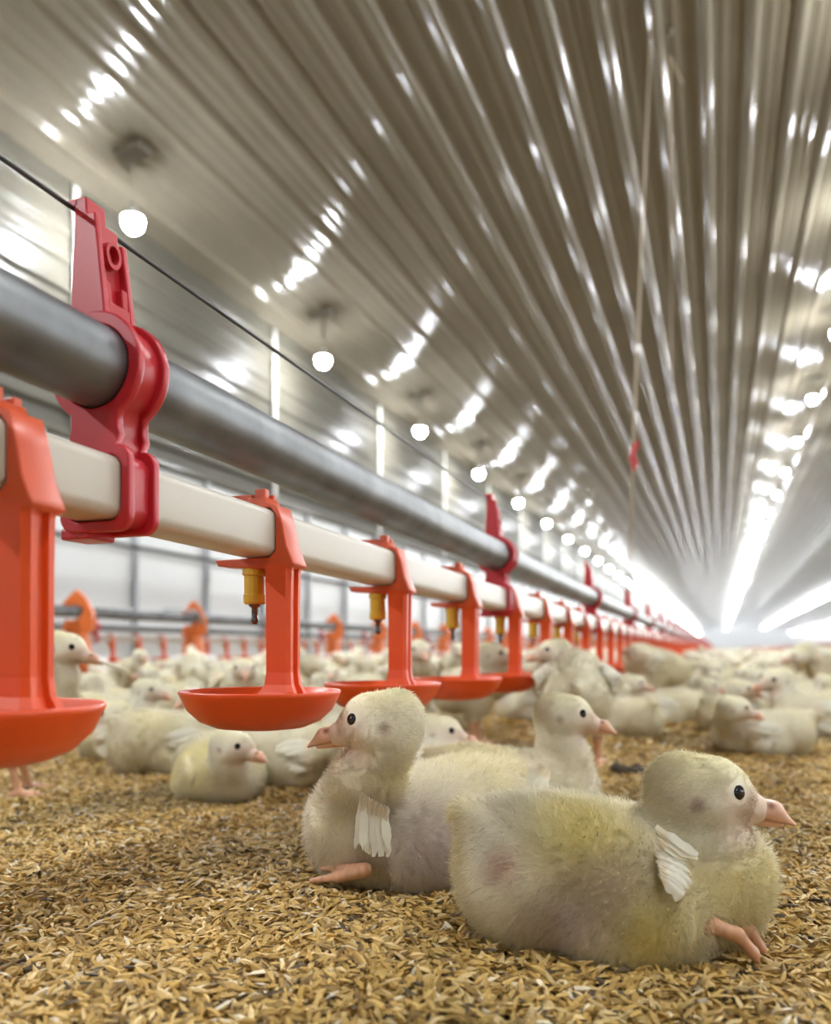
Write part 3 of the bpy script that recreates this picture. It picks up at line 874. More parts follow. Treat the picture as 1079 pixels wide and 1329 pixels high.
class Chick:
    """All measures local: x forward, y to the chick's left, z up, origin on the floor under the body."""
    def __init__(s, head=(0.058, 0, 0.090), yaw=0.0, pitch=-0.10, stand=False, seed=1, yellow=0.45, pink=0.35, patches=(), fat=1.0, length=1.0, lift=None, tall=0.90, lobe=True, dim=0.88):
        s.dim = dim
        s.seed, s.yellow, s.pink, s.patches, s.stand = seed, yellow, pink, patches, stand
        hc = np.array(head, float); hd = rot_dir(yaw, pitch)
        s.hc, s.hd = hc, hd
        s.side = nrm(np.cross(VU, hd)); s.up = np.cross(hd, s.side)
        L, Fw, T = length, fat, tall
        if lift is None: lift = 0.0 if stand else -0.006
        pr = []
        if not stand:
            z = lift
            pr += [('e', (-0.036 * L, 0, 0.042 * T + z), (0.038 * L, 0.041 * Fw, 0.041 * T), 0.0),
                   ('e', (0.004 * L, 0, 0.039 * T + z), (0.046 * L, 0.043 * Fw, 0.038 * T), 0.018),
                   ('e', (0.040 * L, 0, 0.035 * T + z), (0.031 * L, 0.034 * Fw, 0.034 * T), 0.018),
                   ('e', (0.004, 0.034 * Fw, 0.022 + z), (0.031, 0.017, 0.021), 0.012),
                   ('e', (0.004, -0.034 * Fw, 0.022 + z), (0.031, 0.017, 0.021), 0.012),
                   ('c', (-0.052 * L, 0, 0.060 * T + z), (-0.070 * L, 0, 0.074 * T + z), 0.015, 0.006, 0.014)]
            base = np.array([0.044 * L, 0, 0.050 * T + z])
            s.wing_at = np.array([0.030 * L, 0.040 * Fw, 0.050 * T + z])
        else:
            z = 0.060 + lift
            pr += [('e', (-0.022 * L, 0, 0.028 + z), (0.044 * L, 0.035 * Fw, 0.034), 0.25, 0.0),
                   ('e', (0.014 * L, 0, 0.040 + z), (0.040 * L, 0.034 * Fw, 0.033), 0.45, 0.018),
                   ('e', (0.000, 0.024 * Fw, 0.014 + z), (0.024, 0.016, 0.026), 0.010),
                   ('e', (0.000, -0.024 * Fw, 0.014 + z), (0.024, 0.016, 0.026), 0.010),
                   ('c', (0.002, 0.024, 0.004 + z), (-0.004, 0.024, -0.016 + z), 0.013, 0.0065, 0.008),
                   ('c', (0.002, -0.024, 0.004 + z), (-0.004, -0.024, -0.016 + z), 0.013, 0.0065, 0.008),
                   ('c', (-0.052 * L, 0, 0.030 + z), (-0.076 * L, 0, 0.040 + z), 0.014, 0.005, 0.012)]
            base = np.array([0.034 * L, 0, 0.050 + z])
            s.wing_at = np.array([0.022 * L, 0.032 * Fw, 0.050 + z])
        s.bodyprims = list(pr)
        if lobe:
            wc = s.wing_at
            for q in (-1, 1):
                pr.append(('e', (wc[0] - 0.014, q * (wc[1] - 0.001), wc[2] - 0.006), (0.026, 0.0085, 0.016), -0.25, 0.004))
        nb = hc - 0.008 * hd - np.array([0, 0, 0.010])
        mid = base * 0.45 + nb * 0.55 + np.array([0.004, 0, -0.003])
        pr += [('c', tuple(base), tuple(mid), 0.026, 0.0195, 0.016), ('c', tuple(mid), tuple(nb), 0.0195, 0.0165, 0.008)]
        pr += [('c', tuple(hc - 0.010 * hd), tuple(hc + 0.005 * hd), 0.0172, 0.0165, 0.006),
               ('c', tuple(hc + 0.005 * hd - 0.0005 * s.up), tuple(hc + 0.0235 * hd - 0.0050 * s.up), 0.0158, 0.0074, 0.004)]
        for q in (-1, 1):
            pr.append(('e', tuple(hc + 0.001 * hd + q * 0.0100 * s.side - 0.0065 * s.up), (0.009, 0.0075, 0.008), 0.006))
        s.prims = pr
        s.eyes = [hc + 0.0110 * hd + q * 0.0122 * s.side + 0.0030 * s.up for q in (-1, 1)]

    def colors(s, P, skin=False):
        n = len(P)
        c = np.tile(CREAM, (n, 1))
        y = np.clip((noise3(P, 26, s.seed) + 0.15) * 1.3, 0, 1)[:, None] * s.yellow
        c = c * (1 - y) + YEL * y
        k = np.clip((noise3(P, 30, s.seed + 50) - 0.05) * 1.6, 0, 1)[:, None] * s.pink
        low = np.clip((0.075 - P[:, 2]) / 0.05, 0, 1)[:, None] if not s.stand else 0.6
        c = c * (1 - k * low) + PINK * k * low
        for (x, yy, z, r, col, w) in s.patches:
            d = np.linalg.norm(P - np.array((x, yy, z)), axis=1)
            a = (np.clip(1.25 - d / r, 0, 1) ** 1.0)[:, None] * w
            c = c * (1 - a) + np.asarray(col) * a
        h = P - s.hc
        dh = np.linalg.norm(h, axis=1)
        a = np.clip((0.042 - dh) / 0.018, 0, 1)[:, None]                      # head: pale, yellower on the crown
        crown = np.clip((h @ s.up) / 0.014, 0, 1)[:, None]
        hcol = np.array((0.95, 0.91, 0.77)) * (1 - 0.6 * crown) + np.array((0.94, 0.87, 0.56)) * 0.6 * crown
        c = c * (1 - a) + hcol * a
        fr = h @ s.hd
        f = np.clip((fr - 0.000) / 0.012, 0, 1) * np.clip((0.034 - dh) / 0.01, 0, 1) * np.clip((0.010 - h @ s.up) / 0.008, 0, 1)
        c = c * (1 - 0.75 * f[:, None]) + FACE * 0.75 * f[:, None]
        bk = np.linalg.norm(P - (s.hc + 0.0265 * s.hd - 0.006 * s.up), axis=1)
        a = (np.clip(1.5 - bk / 0.0105, 0, 1) * 0.8)[:, None]
        c = c * (1 - a) + np.array((0.74, 0.54, 0.42)) * a
        for q in (-1, 1):                                                      # the ear
            e = np.linalg.norm(P - (s.hc - 0.006 * s.hd + q * 0.017 * s.side - 0.004 * s.up), axis=1)
            a = (np.clip(1 - e / 0.0046, 0, 1) ** 0.8)[:, None] * 0.7
            c = c * (1 - a) + np.array((0.36, 0.20, 0.14)) * a
        if skin: c = c * 0.96 + np.array((0.62, 0.42, 0.34)) * 0.03
        return np.clip(c * s.dim, 0, 1)

    def body(s, h):
        V, Q = nets(s.prims, h)
        V[:, 2] = np.maximum(V[:, 2], 0.001)
        s.V, s.Q = V, Q
        s.N, s.A = vnormals(V, Q)
        return np_mesh('body', V, Q, cols=s.colors(V, True))

    def down(s, count, length=0.0072, width=0.00022):
        r = np.random.default_rng(s.seed + 900)
        cen = s.V[s.Q].mean(1)
        dh = np.linalg.norm(cen - s.hc, axis=1)
        wgt = s.A * np.where(dh < 0.035, 2.2, 1.0) * np.where(cen[:, 2] < 0.004, 0.3, 1)
        fi = r.choice(len(s.Q), count, p=wgt / wgt.sum())
        u, v = r.random((2, count, 1))
        q = s.Q[fi]
        bl = lambda A: (A[q[:, 0]] * (1 - u) * (1 - v) + A[q[:, 1]] * u * (1 - v) + A[q[:, 2]] * u * v + A[q[:, 3]] * (1 - u) * v)
        P = bl(s.V); N = bl(s.N); N /= np.linalg.norm(N, axis=1)[:, None]
        dh = np.linalg.norm(P - s.hc, axis=1)
        hw = np.clip((dh - 0.018) / 0.028, 0, 1)[:, None]                       # 0 on the head, 1 on the body
        flow = np.array([-1.0, 0, -0.35]) * hw + (-s.hd - 0.3 * s.up) * (1 - hw)
        flow = flow + 0.8 * np.stack([noise3(P, 60, s.seed + i) for i in range(3)], 1) * hw
        T = flow - (flow * N).sum(1)[:, None] * N
        T /= np.maximum(np.linalg.norm(T, axis=1), 1e-6)[:, None]
        rnd = r.normal(0, 0.34, (count, 3))
        d1 = N * (0.55 * hw + 0.25 * (1 - hw)) + T * (0.55 + 0.35 * (1 - hw)) + rnd
        d1 /= np.linalg.norm(d1, axis=1)[:, None]
        d2 = d1 * 0.85 + T * 0.35 + r.normal(0, 0.22, (count, 3)) - np.array([0, 0, 0.10]); d2 /= np.linalg.norm(d2, axis=1)[:, None]
        L = length * (0.40 + 0.60 * hw[:, 0]) * r.uniform(0.55, 1.15, count)
        fr = (P - s.hc) @ s.hd
        L *= 1 - 0.6 * np.clip((0.040 - dh) / 0.012, 0, 1) * np.clip((fr + 0.004) / 0.014, 0, 1)
        bk = np.linalg.norm(P - (s.hc + 0.0265 * s.hd - 0.006 * s.up), axis=1)
        ey = np.minimum(*[np.linalg.norm(P - e, axis=1) for e in s.eyes])
        keep = (bk > 0.0088) & (ey > 0.0058)
        P, N, d1, d2, L = P[keep], N[keep], d1[keep], d2[keep], L[keep]; n = len(P)
        w = np.cross(d1, N) + r.normal(0, 0.12, (n, 3)); w -= (w * d1).sum(1)[:, None] * d1
        w /= np.maximum(np.linalg.norm(w, axis=1), 1e-6)[:, None]
        w *= width * r.uniform(0.6, 1.3, n)[:, None]
        m = P + d1 * (L * 0.5)[:, None]; t = m + d2 * (L * 0.5)[:, None]
        V = np.stack([P - w, P + w, m - w * 0.8, m + w * 0.8, t], 1)
        V[..., 2] = np.maximum(V[..., 2], 0.0008)
        V = V.reshape(-1, 3)
        b = (5 * np.arange(n))[:, None]
        c = s.colors(P) * r.uniform(0.86, 1.10, n)[:, None]
        tip = np.clip(c * 0.8 + 0.2 * WHITE, 0, 1)
        C = np.stack([c * 0.92, c * 0.92, c, c, tip], 1).reshape(-1, 3)
        return np_mesh('down', V, b + np.array([[0, 1, 3, 2]]), b + np.array([[2, 3, 4]]), cols=np.clip(C, 0, 1), normals=np.repeat(N, 5, axis=0))

    def beak(s, h=0.0006, gape=0.0):
        b0 = s.hc + 0.0250 * s.hd - 0.0045 * s.up
        tip = b0 + 0.0185 * s.hd - 0.0055 * s.up
        up = [('c', tuple(b0 - 0.004 * s.hd - 0.0004 * s.up), tuple(b0 + 0.008 * s.hd - 0.0008 * s.up), 0.0066, 0.0046, 0.0), ('c', tuple(b0 + 0.008 * s.hd - 0.0008 * s.up), tuple(tip), 0.0046, 0.0010, 0.003)]
        lo0 = b0 - 0.0046 * s.up
        lo = [('c', tuple(lo0 - 0.007 * s.hd), tuple(lo0 + 0.0125 * s.hd - (0.0018 + gape) * s.up), 0.0042, 0.0014, 0.0004)]
        V, Q = nets(up + lo, h)
        c = np.tile(np.array((0.72, 0.40, 0.26)), (len(V), 1))
        f = np.clip(((V - b0) @ s.hd) / 0.019, 0, 1)[:, None]
        c = c * (1 - 0.55 * f) + np.array((0.80, 0.56, 0.44)) * 0.55 * f
        for q in (-1, 1):
            d = np.linalg.norm(V - (b0 + 0.0055 * s.hd + q * 0.0042 * s.side + 0.0026 * s.up), axis=1)
            a = np.clip(1.3 - d / 0.0022, 0, 1)[:, None]; c = c * (1 - a) + np.array((0.24, 0.10, 0.07)) * a
        ln = np.abs((V - b0) @ s.up + 0.0040 + 0.10 * ((V - b0) @ s.hd))
        a = np.clip(1 - ln / 0.0008, 0, 1)[:, None] * 0.6; c = c * (1 - a) + np.array((0.30, 0.14, 0.09)) * a
        if gape > 0:
            a = np.clip(1 - np.abs((V - b0) @ s.up + 0.006) / 0.003, 0, 1)[:, None]; c = c * (1 - a) + np.array((0.25, 0.03, 0.03)) * a
        return np_mesh('beak', V, Q, cols=c)

    def foot(s, chains, h=0.0009):
        pr = []
        for ch in chains:
            for (a, ra), (b, rb) in zip(ch, ch[1:]): pr.append(('c', tuple(a), tuple(b), ra, rb, 0.0018))
        V, Q = nets(pr, h)
        V[:, 2] = np.maximum(V[:, 2], 0.0006)
        c = np.tile(np.array((0.62, 0.34, 0.20)), (len(V), 1)) * (1 + 0.18 * noise3(V, 400, 3))[:, None]
        return np_mesh('foot', V, Q, cols=np.clip(c, 0, 1))

    def legs(s, h=0.001, splay=0.0):
        out = []
        for q in (-1, 1):
            z = 0.060
            hock = np.array([-0.004, 0.024 * q, z - 0.012]); ank = np.array([0.004, 0.025 * q, 0.009])
            ch = [[(hock, 0.0062), (hock * 0.5 + ank * 0.5, 0.0042), (ank, 0.0046)]]
            for an, l in ((-0.5, 0.026), (0.0, 0.032), (0.5, 0.026), (PI - 0.2 * q, 0.014)):
                d = np.array([math.cos(an), math.sin(an), 0]); e = ank + d * l
                m = ank + d * l * 0.5
                ch.append([(ank, 0.0044), (np.array([m[0], m[1], 0.0065]), 0.0036), (np.array([e[0], e[1], 0.0024]), 0.0020)])
            out.append(s.foot(ch, h))
        return out

    def wing(s, side, roots=None, tips=None, n=11, width=0.0036, rise=0.0035, jag=0.0005):
        """Short white flight feathers laid over the flank: root line, tip line, each vertex kept outside the body."""
        r = np.random.default_rng(s.seed + 77)
        w0 = s.wing_at * np.array([1, side, 1])
        if roots is None:
            roots = (w0 + np.array([0.004, 0, 0.006]), w0 + np.array([0.000, 0, -0.016]))
            tips = (w0 + np.array([-0.046, 0, 0.002]), w0 + np.array([-0.024, 0, -0.026]))
        roots = [np.asarray(a, float) for a in roots]; tips = [np.asarray(a, float) for a in tips]
        V, Q, C = [], [], []
        for i in range(n):
            f = i / (n - 1)
            a = roots[0] * (1 - f) + roots[1] * f
            b = tips[0] * (1 - f) + tips[1] * f
            b = a + (b - a) * r.uniform(0.88, 1.08) + r.normal(0, 0.0012, 3)
            d = b - a; l = np.linalg.norm(d); d = d / l
            near = s.N[np.argmin(((s.V - (a + b) / 2) ** 2).sum(1))]
            wv = nrm(np.cross(d, near))
            b0 = 45 * i
            rows = []
            for j in range(9):
                t = j / 8
                ww = width * (0.20 + 0.80 * min(1, t * 2.2)) * math.sqrt(max(0.02, 1 - max(0, (t - 0.62) / 0.40) ** 2))
                c = a + d * l * t
                for k in (-1, -0.5, 0, 0.5, 1):
                    rows.append(c + wv * (ww * k + (r.normal(0, jag) if abs(k) == 1 else 0)))
            rows = np.array(rows)
            # keep every point just outside the body, feathers stacked on one another
            iv = np.argmin(((s.V[None] - rows[:, None]) ** 2).sum(2), axis=1)
            dist = field(rows.astype(np.float32), s.prims)
            want = rise + 0.0005 * i + 0.0010 * (1 - np.abs(np.tile(np.array((-1, -0.5, 0, 0.5, 1)), 9)))
            rows = rows + s.N[iv] * np.maximum(want - dist, 0)[:, None] * 1.0
            rows[:, 2] = np.maximum(rows[:, 2], 0.002)
            V.append(rows)
            for j in range(8):
                for k in range(4): Q.append((b0 + j * 5 + k, b0 + j * 5 + k + 1, b0 + (j + 1) * 5 + k + 1, b0 + (j + 1) * 5 + k))
            cc = np.tile(np.array((0.88, 0.84, 0.70)), (45, 1)); cc[:15] = (0.84, 0.74, 0.56)
            C.append(cc * r.uniform(0.82, 1.06))
        return np_mesh('wing', np.concatenate(V), Q, cols=np.clip(np.concatenate(C), 0, 1))

EYE = None
def eye_mesh():
    global EYE
    if EYE is None:
        bm = bmesh.new(); bmesh.ops.create_uvsphere(bm, u_segments=20, v_segments=12, radius=0.0042); EYE = bm_mesh('eye', bm, True); EYE.materials.append(M['eye'])
    return EYE

def build(ch, name, loc, rz, scale, h=0.002, fur=20000, flen=0.0072, fwid=0.00022, wings=(1, -1), wingkw=None, toes=None, gape=0.0):
    t = empty(name, loc, rz, scale)
    link('body', ch.body(h), M['skin'], t)
    if fur: link('down', ch.down(fur, flen, fwid), M['down'], t)
    link('beak', ch.beak(gape=gape, h=0.0006 if h < 0.003 else 0.0012), M['horn'], t)
    for e in ch.eyes:
        link('eye', eye_mesh(), None, t).location = Vector(e)
    for q in wings:
        kw = dict(wingkw or {})
        link('wing', ch.wing(q, **kw), M['feather'], t)
    if ch.stand:
        for me in ch.legs(): link('foot', me, M['horn'], t)
    elif toes:
        for c in toes: link('foot', ch.foot(c), M['horn'], t)
    return t

def hero(label, px, D, phi, scale=1.0, head=None, hphi=None, hpitch=-0.1, group='chicks near the drinkers', **kw):
    """A chick on the floor at pixel column px and camera depth D, facing phi (0 = to the picture's right, 90 = away). head = (px, py, depth offset)."""
    loc = floor_pt(px, D); loc[2] = 0.004
    rz = PSI + math.radians(phi)
    c, s = math.cos(rz), math.sin(rz)
    def local(w):
        d = (np.asarray(w) - loc) / scale
        return np.array([d[0] * c + d[1] * s, -d[0] * s + d[1] * c, d[2]])
    ck = {k: kw.pop(k) for k in ('stand', 'seed', 'yellow', 'pink', 'patches', 'fat', 'length', 'lift', 'tall', 'lobe', 'dim') if k in kw}
    pat = []
    for (ppx, ppy, pd, r, col, w) in ck.get('patches', ()):                     # patches are given where they show
        pat.append((*local(W(ppx, ppy, pd)), r, col, w))
    ck['patches'] = pat
    if head is not None: ck['head'] = tuple(local(W(head[0], head[1], D + (head[2] if len(head) > 2 else 0.0))))
    if hphi is not None: ck['yaw'] = math.radians(hphi - phi)
    ck['pitch'] = hpitch
    ch = Chick(**ck)
    toes = kw.pop('toes', None)
    if toes: toes = [[[(local(W(x, y, d)), r) for x, y, d, r in chain] for chain in foot] for foot in toes]
    fan = kw.pop('fan', None)                                                   # (root a, root b, tip a, tip b), where they show
    if fan is not None:
        p = [local(W(*a)) for a in fan[:4]]
        kw['wingkw'] = dict(roots=p[:2], tips=p[2:4], **(fan[4] if len(fan) > 4 else {}))
    t = build(ch, 'chick', loc, rz, scale, toes=toes, **kw)
    tag(t, label, 'chick', group)
    return t

OCC = []                                     # floor spots already taken: x, y, radius
def took(px, D, r=0.09):
    p = floor_pt(px, D); OCC.append((p[0], p[1], r))

def heroes():
    # the front chick
    D = 0.408
    hero('large yellow-white chick resting in front, facing right, toes showing', 795, D, 0, 1.0, head=(913, 1027, -0.012), hphi=-4, hpitch=-0.12, seed=3, yellow=0.45, pink=0.25, length=1.02, fat=1.0, tall=0.90, lobe=False, dim=1.0,
         patches=[(735, 1110, 0.375, 0.030, YEL, 0.75), (835, 1212, 0.360, 0.024, (0.84, 0.70, 0.20), 0.75), (955, 1145, 0.40, 0.022, YEL, 0.7), (735, 1195, 0.358, 0.028, (0.56, 0.45, 0.40), 0.8), (800, 1130, 0.360, 0.018, PINK, 0.5),
                  (650, 1100, 0.38, 0.030, WHITE, 0.6), (655, 1125, 0.375, 0.010, (0.55, 0.33, 0.24), 0.7)],
         h=0.0016, fur=78000, flen=0.0078, fwid=0.00017, wings=(-1,), fan=((852, 1072, 0.368), (846, 1150, 0.365), (905, 1105, 0.365), (872, 1172, 0.363), dict(n=15, width=0.0025)),
         toes=[[[(893, 1207, 0.368, 0.0037), (925, 1201, 0.366, 0.0035), (957, 1213, 0.366, 0.0031), (978, 1237, 0.367, 0.0025), (985, 1250, 0.368, 0.0010)],
                [(893, 1207, 0.378, 0.0037), (940, 1195, 0.380, 0.0035), (972, 1207, 0.380, 0.0029), (990, 1232, 0.380, 0.0022)]]])
    took(795, D, 0.10)
    # the second chick, turned to the drinker
    D = 0.522
    hero('pinkish white chick resting beside the drinking cup, facing left, wing feathers hanging', 545, D, -158, 0.96, head=(490, 935, -0.052), hphi=172, hpitch=-0.14, seed=8, yellow=0.22, pink=0.75, length=1.0, fat=1.05, tall=0.97, lobe=False, dim=0.97,
         patches=[(560, 1085, 0.455, 0.046, (0.54, 0.43, 0.40), 0.9), (610, 1110, 0.46, 0.030, (0.54, 0.43, 0.40), 0.7), (450, 1070, 0.45, 0.020, WHITE, 0.5), (515, 985, 0.47, 0.024, YEL, 0.7)],
         h=0.0017, fur=60000, flen=0.0070, fwid=0.00019, wings=(1,), fan=((470, 1025, 0.463), (500, 1040, 0.463), (462, 1105, 0.460), (508, 1110, 0.460), dict(n=14, width=0.0024, jag=0.0003)),
         toes=[[[(474, 1129, 0.466, 0.0040), (440, 1138, 0.478, 0.0031), (404, 1143, 0.488, 0.0015)], [(474, 1129, 0.468, 0.0040), (448, 1126, 0.478, 0.0029), (418, 1127, 0.489, 0.0014)]]])
    took(545, D, 0.10)
    # behind them, facing right
    D = 0.665
    hero('cream chick resting behind the two front chicks, head raised, facing right', 664, D, -10, 0.92, head=(735, 927, -0.015), hphi=-4, hpitch=-0.14, seed=5, dim=0.93, yellow=0.30, pink=0.4, h=0.002, fur=32000, fwid=0.00026, wings=(-1,), fan=((700, 990, 0.62), (715, 1000, 0.62), (660, 1020, 0.615), (690, 1035, 0.615), dict(n=7)))
    took(664, D, 0.10)
    # a head peeping past the second chick
    D = 0.80
    hero('yellowish chick peeping between the drinking chick and the one behind', 530, D, -6, 0.9, head=(573, 949, 0.0), hphi=-8, hpitch=-0.12, seed=12, yellow=0.5, pink=0.2, h=0.0022, fur=18000, fwid=0.0003, length=0.9)
    took(530, D, 0.08)
    # group on the left
    D = 0.80
    hero('yellow fluffy chick sitting under the nearest whole cup, looking right', 283, D, -62, 0.82, head=(303, 968, -0.058), hphi=-16, hpitch=-0.16, wings=(), seed=21, yellow=0.65, pink=0.1, h=0.0022, fur=20000, fwid=0.0003)
    took(286, D, 0.08)
    hero('white chick body resting close behind the yellow one under the cup', 390, 0.875, -12, 0.86, head=(446, 925, 0.03), hphi=10, hpitch=-0.3, seed=22, yellow=0.25, pink=0.35, h=0.0022, fur=20000, fwid=0.0003, tall=1.0)
    took(390, 0.875, 0.08)
    hero('plump white chick dozing behind the yellow one, wing folded', 222, 0.95, 28, 0.92, head=(262, 935, 0.06), hphi=20, hpitch=-0.3, seed=23, yellow=0.3, pink=0.2, h=0.0022, fur=20000, fwid=0.0003, tall=1.0)
    took(222, 0.95, 0.08)
    hero('white chick lying beyond the near cup with head turned left', 168, 1.08, 185, 0.90, head=(145, 927, -0.02), hphi=195, hpitch=-0.1, seed=24, yellow=0.3, pink=0.1, h=0.0025, fur=15000, fwid=0.00035)
    took(168, 1.08, 0.08)
    D = 0.79
    hero('tall chick standing behind the near orange post with a stalk in its beak', 25, D, 14, 0.86, head=(86, 841, 0.0), hphi=-2, hpitch=-0.2, stand=True, seed=25, yellow=0.15, pink=0.3, h=0.0022, fur=20000, fwid=0.0003)
    took(25, D, 0.08)
    a = W(124, 856, 0.79); b = W(148, 864, 0.78); c = W(168, 872, 0.775)
    tag(link('stalk', tube_mesh('stalk', [a, b, c], [0.0012, 0.0018, 0.0010], 6), M['straw']), 'pale thin stalk held in the beak of the tall standing chick', 'stalk')
    D = 1.20
    hero('chick facing the camera with open beak above the cup rim', 316, D, -78, 0.86, head=(317, 869, -0.05), hphi=-76, hpitch=-0.05, stand=True, seed=26, yellow=0.5, pink=0.1, h=0.0025, fur=15000, fwid=0.00035, gape=0.004)
    took(316, D, 0.08)
    # the pair beak to beak and their neighbours
    D = 1.20
    hero('chick with raised head facing right behind the fourth cup', 616, D, 8, 0.92, head=(640, 849, -0.02), hphi=-6, hpitch=-0.16, stand=True, seed=27, yellow=0.45, pink=0.2, h=0.0025, fur=15000, fwid=0.00035)
    took(616, D, 0.08)
    D = 1.18
    hero('chick facing left, beak to beak with its neighbour behind the fourth cup', 738, D, 165, 0.95, head=(718, 845, -0.03), hphi=186, hpitch=-0.12, stand=True, seed=28, yellow=0.5, pink=0.2, h=0.0025, fur=15000, fwid=0.00035)
    took(738, D, 0.08)
    D = 0.985
    hero('white chick standing on pink feet with its back to us, head hidden', 748, D, 78, 1.0, head=(760, 905, 0.085), hphi=70, hpitch=-0.5, stand=True, seed=29, yellow=0.15, pink=0.2, h=0.0022, fur=16000, fwid=0.0003)
    took(768, D, 0.085)
    D = 1.36
    hero('white chick resting right behind the standing white one', 812, D, 120, 0.9, head=(800, 898, 0.04), hphi=140, hpitch=-0.2, seed=30, yellow=0.15, pink=0.2, h=0.0025, fur=12000, fwid=0.0004)
    took(812, D, 0.08)
    D = 1.57
    hero('cream chick with low head facing right beyond the standing white one', 862, D, 178, 0.95, head=(823, 887, -0.03), hphi=-8, hpitch=-0.14, seed=31, yellow=0.25, pink=0.2, h=0.0025, fur=12000, fwid=0.0004)
    took(862, D, 0.09)
    D = 1.12
    hero('white chick resting alone on the husks, head turned back over its body', 990, D, 175, 0.88, head=(955, 919, -0.03), hphi=-8, hpitch=-0.16, seed=32, yellow=0.15, pink=0.3, h=0.0022, fur=18000, fwid=0.0003, group='chicks on the open floor')
    took(990, D, 0.09)
    D = 1.36
    hero('broad white chick lying at the picture edge behind the lone white one', 1072, D, 172, 1.1, head=(1008, 883, 0.02), hphi=188, hpitch=-0.15, seed=33, yellow=0.15, pink=0.6, h=0.0025, fur=12000, fwid=0.0004, group='chicks on the open floor')
    took(1072, D, 0.10)
    D = 1.66
    hero('cream chick facing right, nearest of the close pair beyond the lone white chick', 900, D, -8, 0.92, head=(918, 890, -0.02), hphi=-6, hpitch=-0.14, seed=34, yellow=0.3, pink=0.2, h=0.0027, fur=9000, fwid=0.0005, group='chicks on the open floor')
    took(900, D, 0.08)
    hero('cream chick dozing with low head just behind the lone white chick', 952, 1.43, 20, 0.9, head=(962, 894, -0.02), hphi=-10, hpitch=-0.15, seed=35, yellow=0.3, pink=0.3, h=0.0027, fur=9000, fwid=0.0005, group='chicks on the open floor')
    took(952, 1.43, 0.08)
    D = 1.80
    hero('greyish chick with arched neck bending beside the far orange cups', 850, D, 160, 1.1, head=(832, 850, -0.02), hphi=-20, hpitch=-0.5, stand=True, seed=36, yellow=0.2, pink=0.6, h=0.0027, fur=9000, fwid=0.0005)
    took(850, D, 0.10)
    D = 2.4
    hero('chick standing tall in the crowd at the picture edge, facing left', 1062, D, 178, 1.15, head=(1034, 852, -0.02), hphi=186, hpitch=-0.12, stand=True, seed=37, yellow=0.35, pink=0.3, h=0.003, fur=8000, fwid=0.0006, group='chicks on the open floor')
    took(1062, D, 0.11)
heroes()

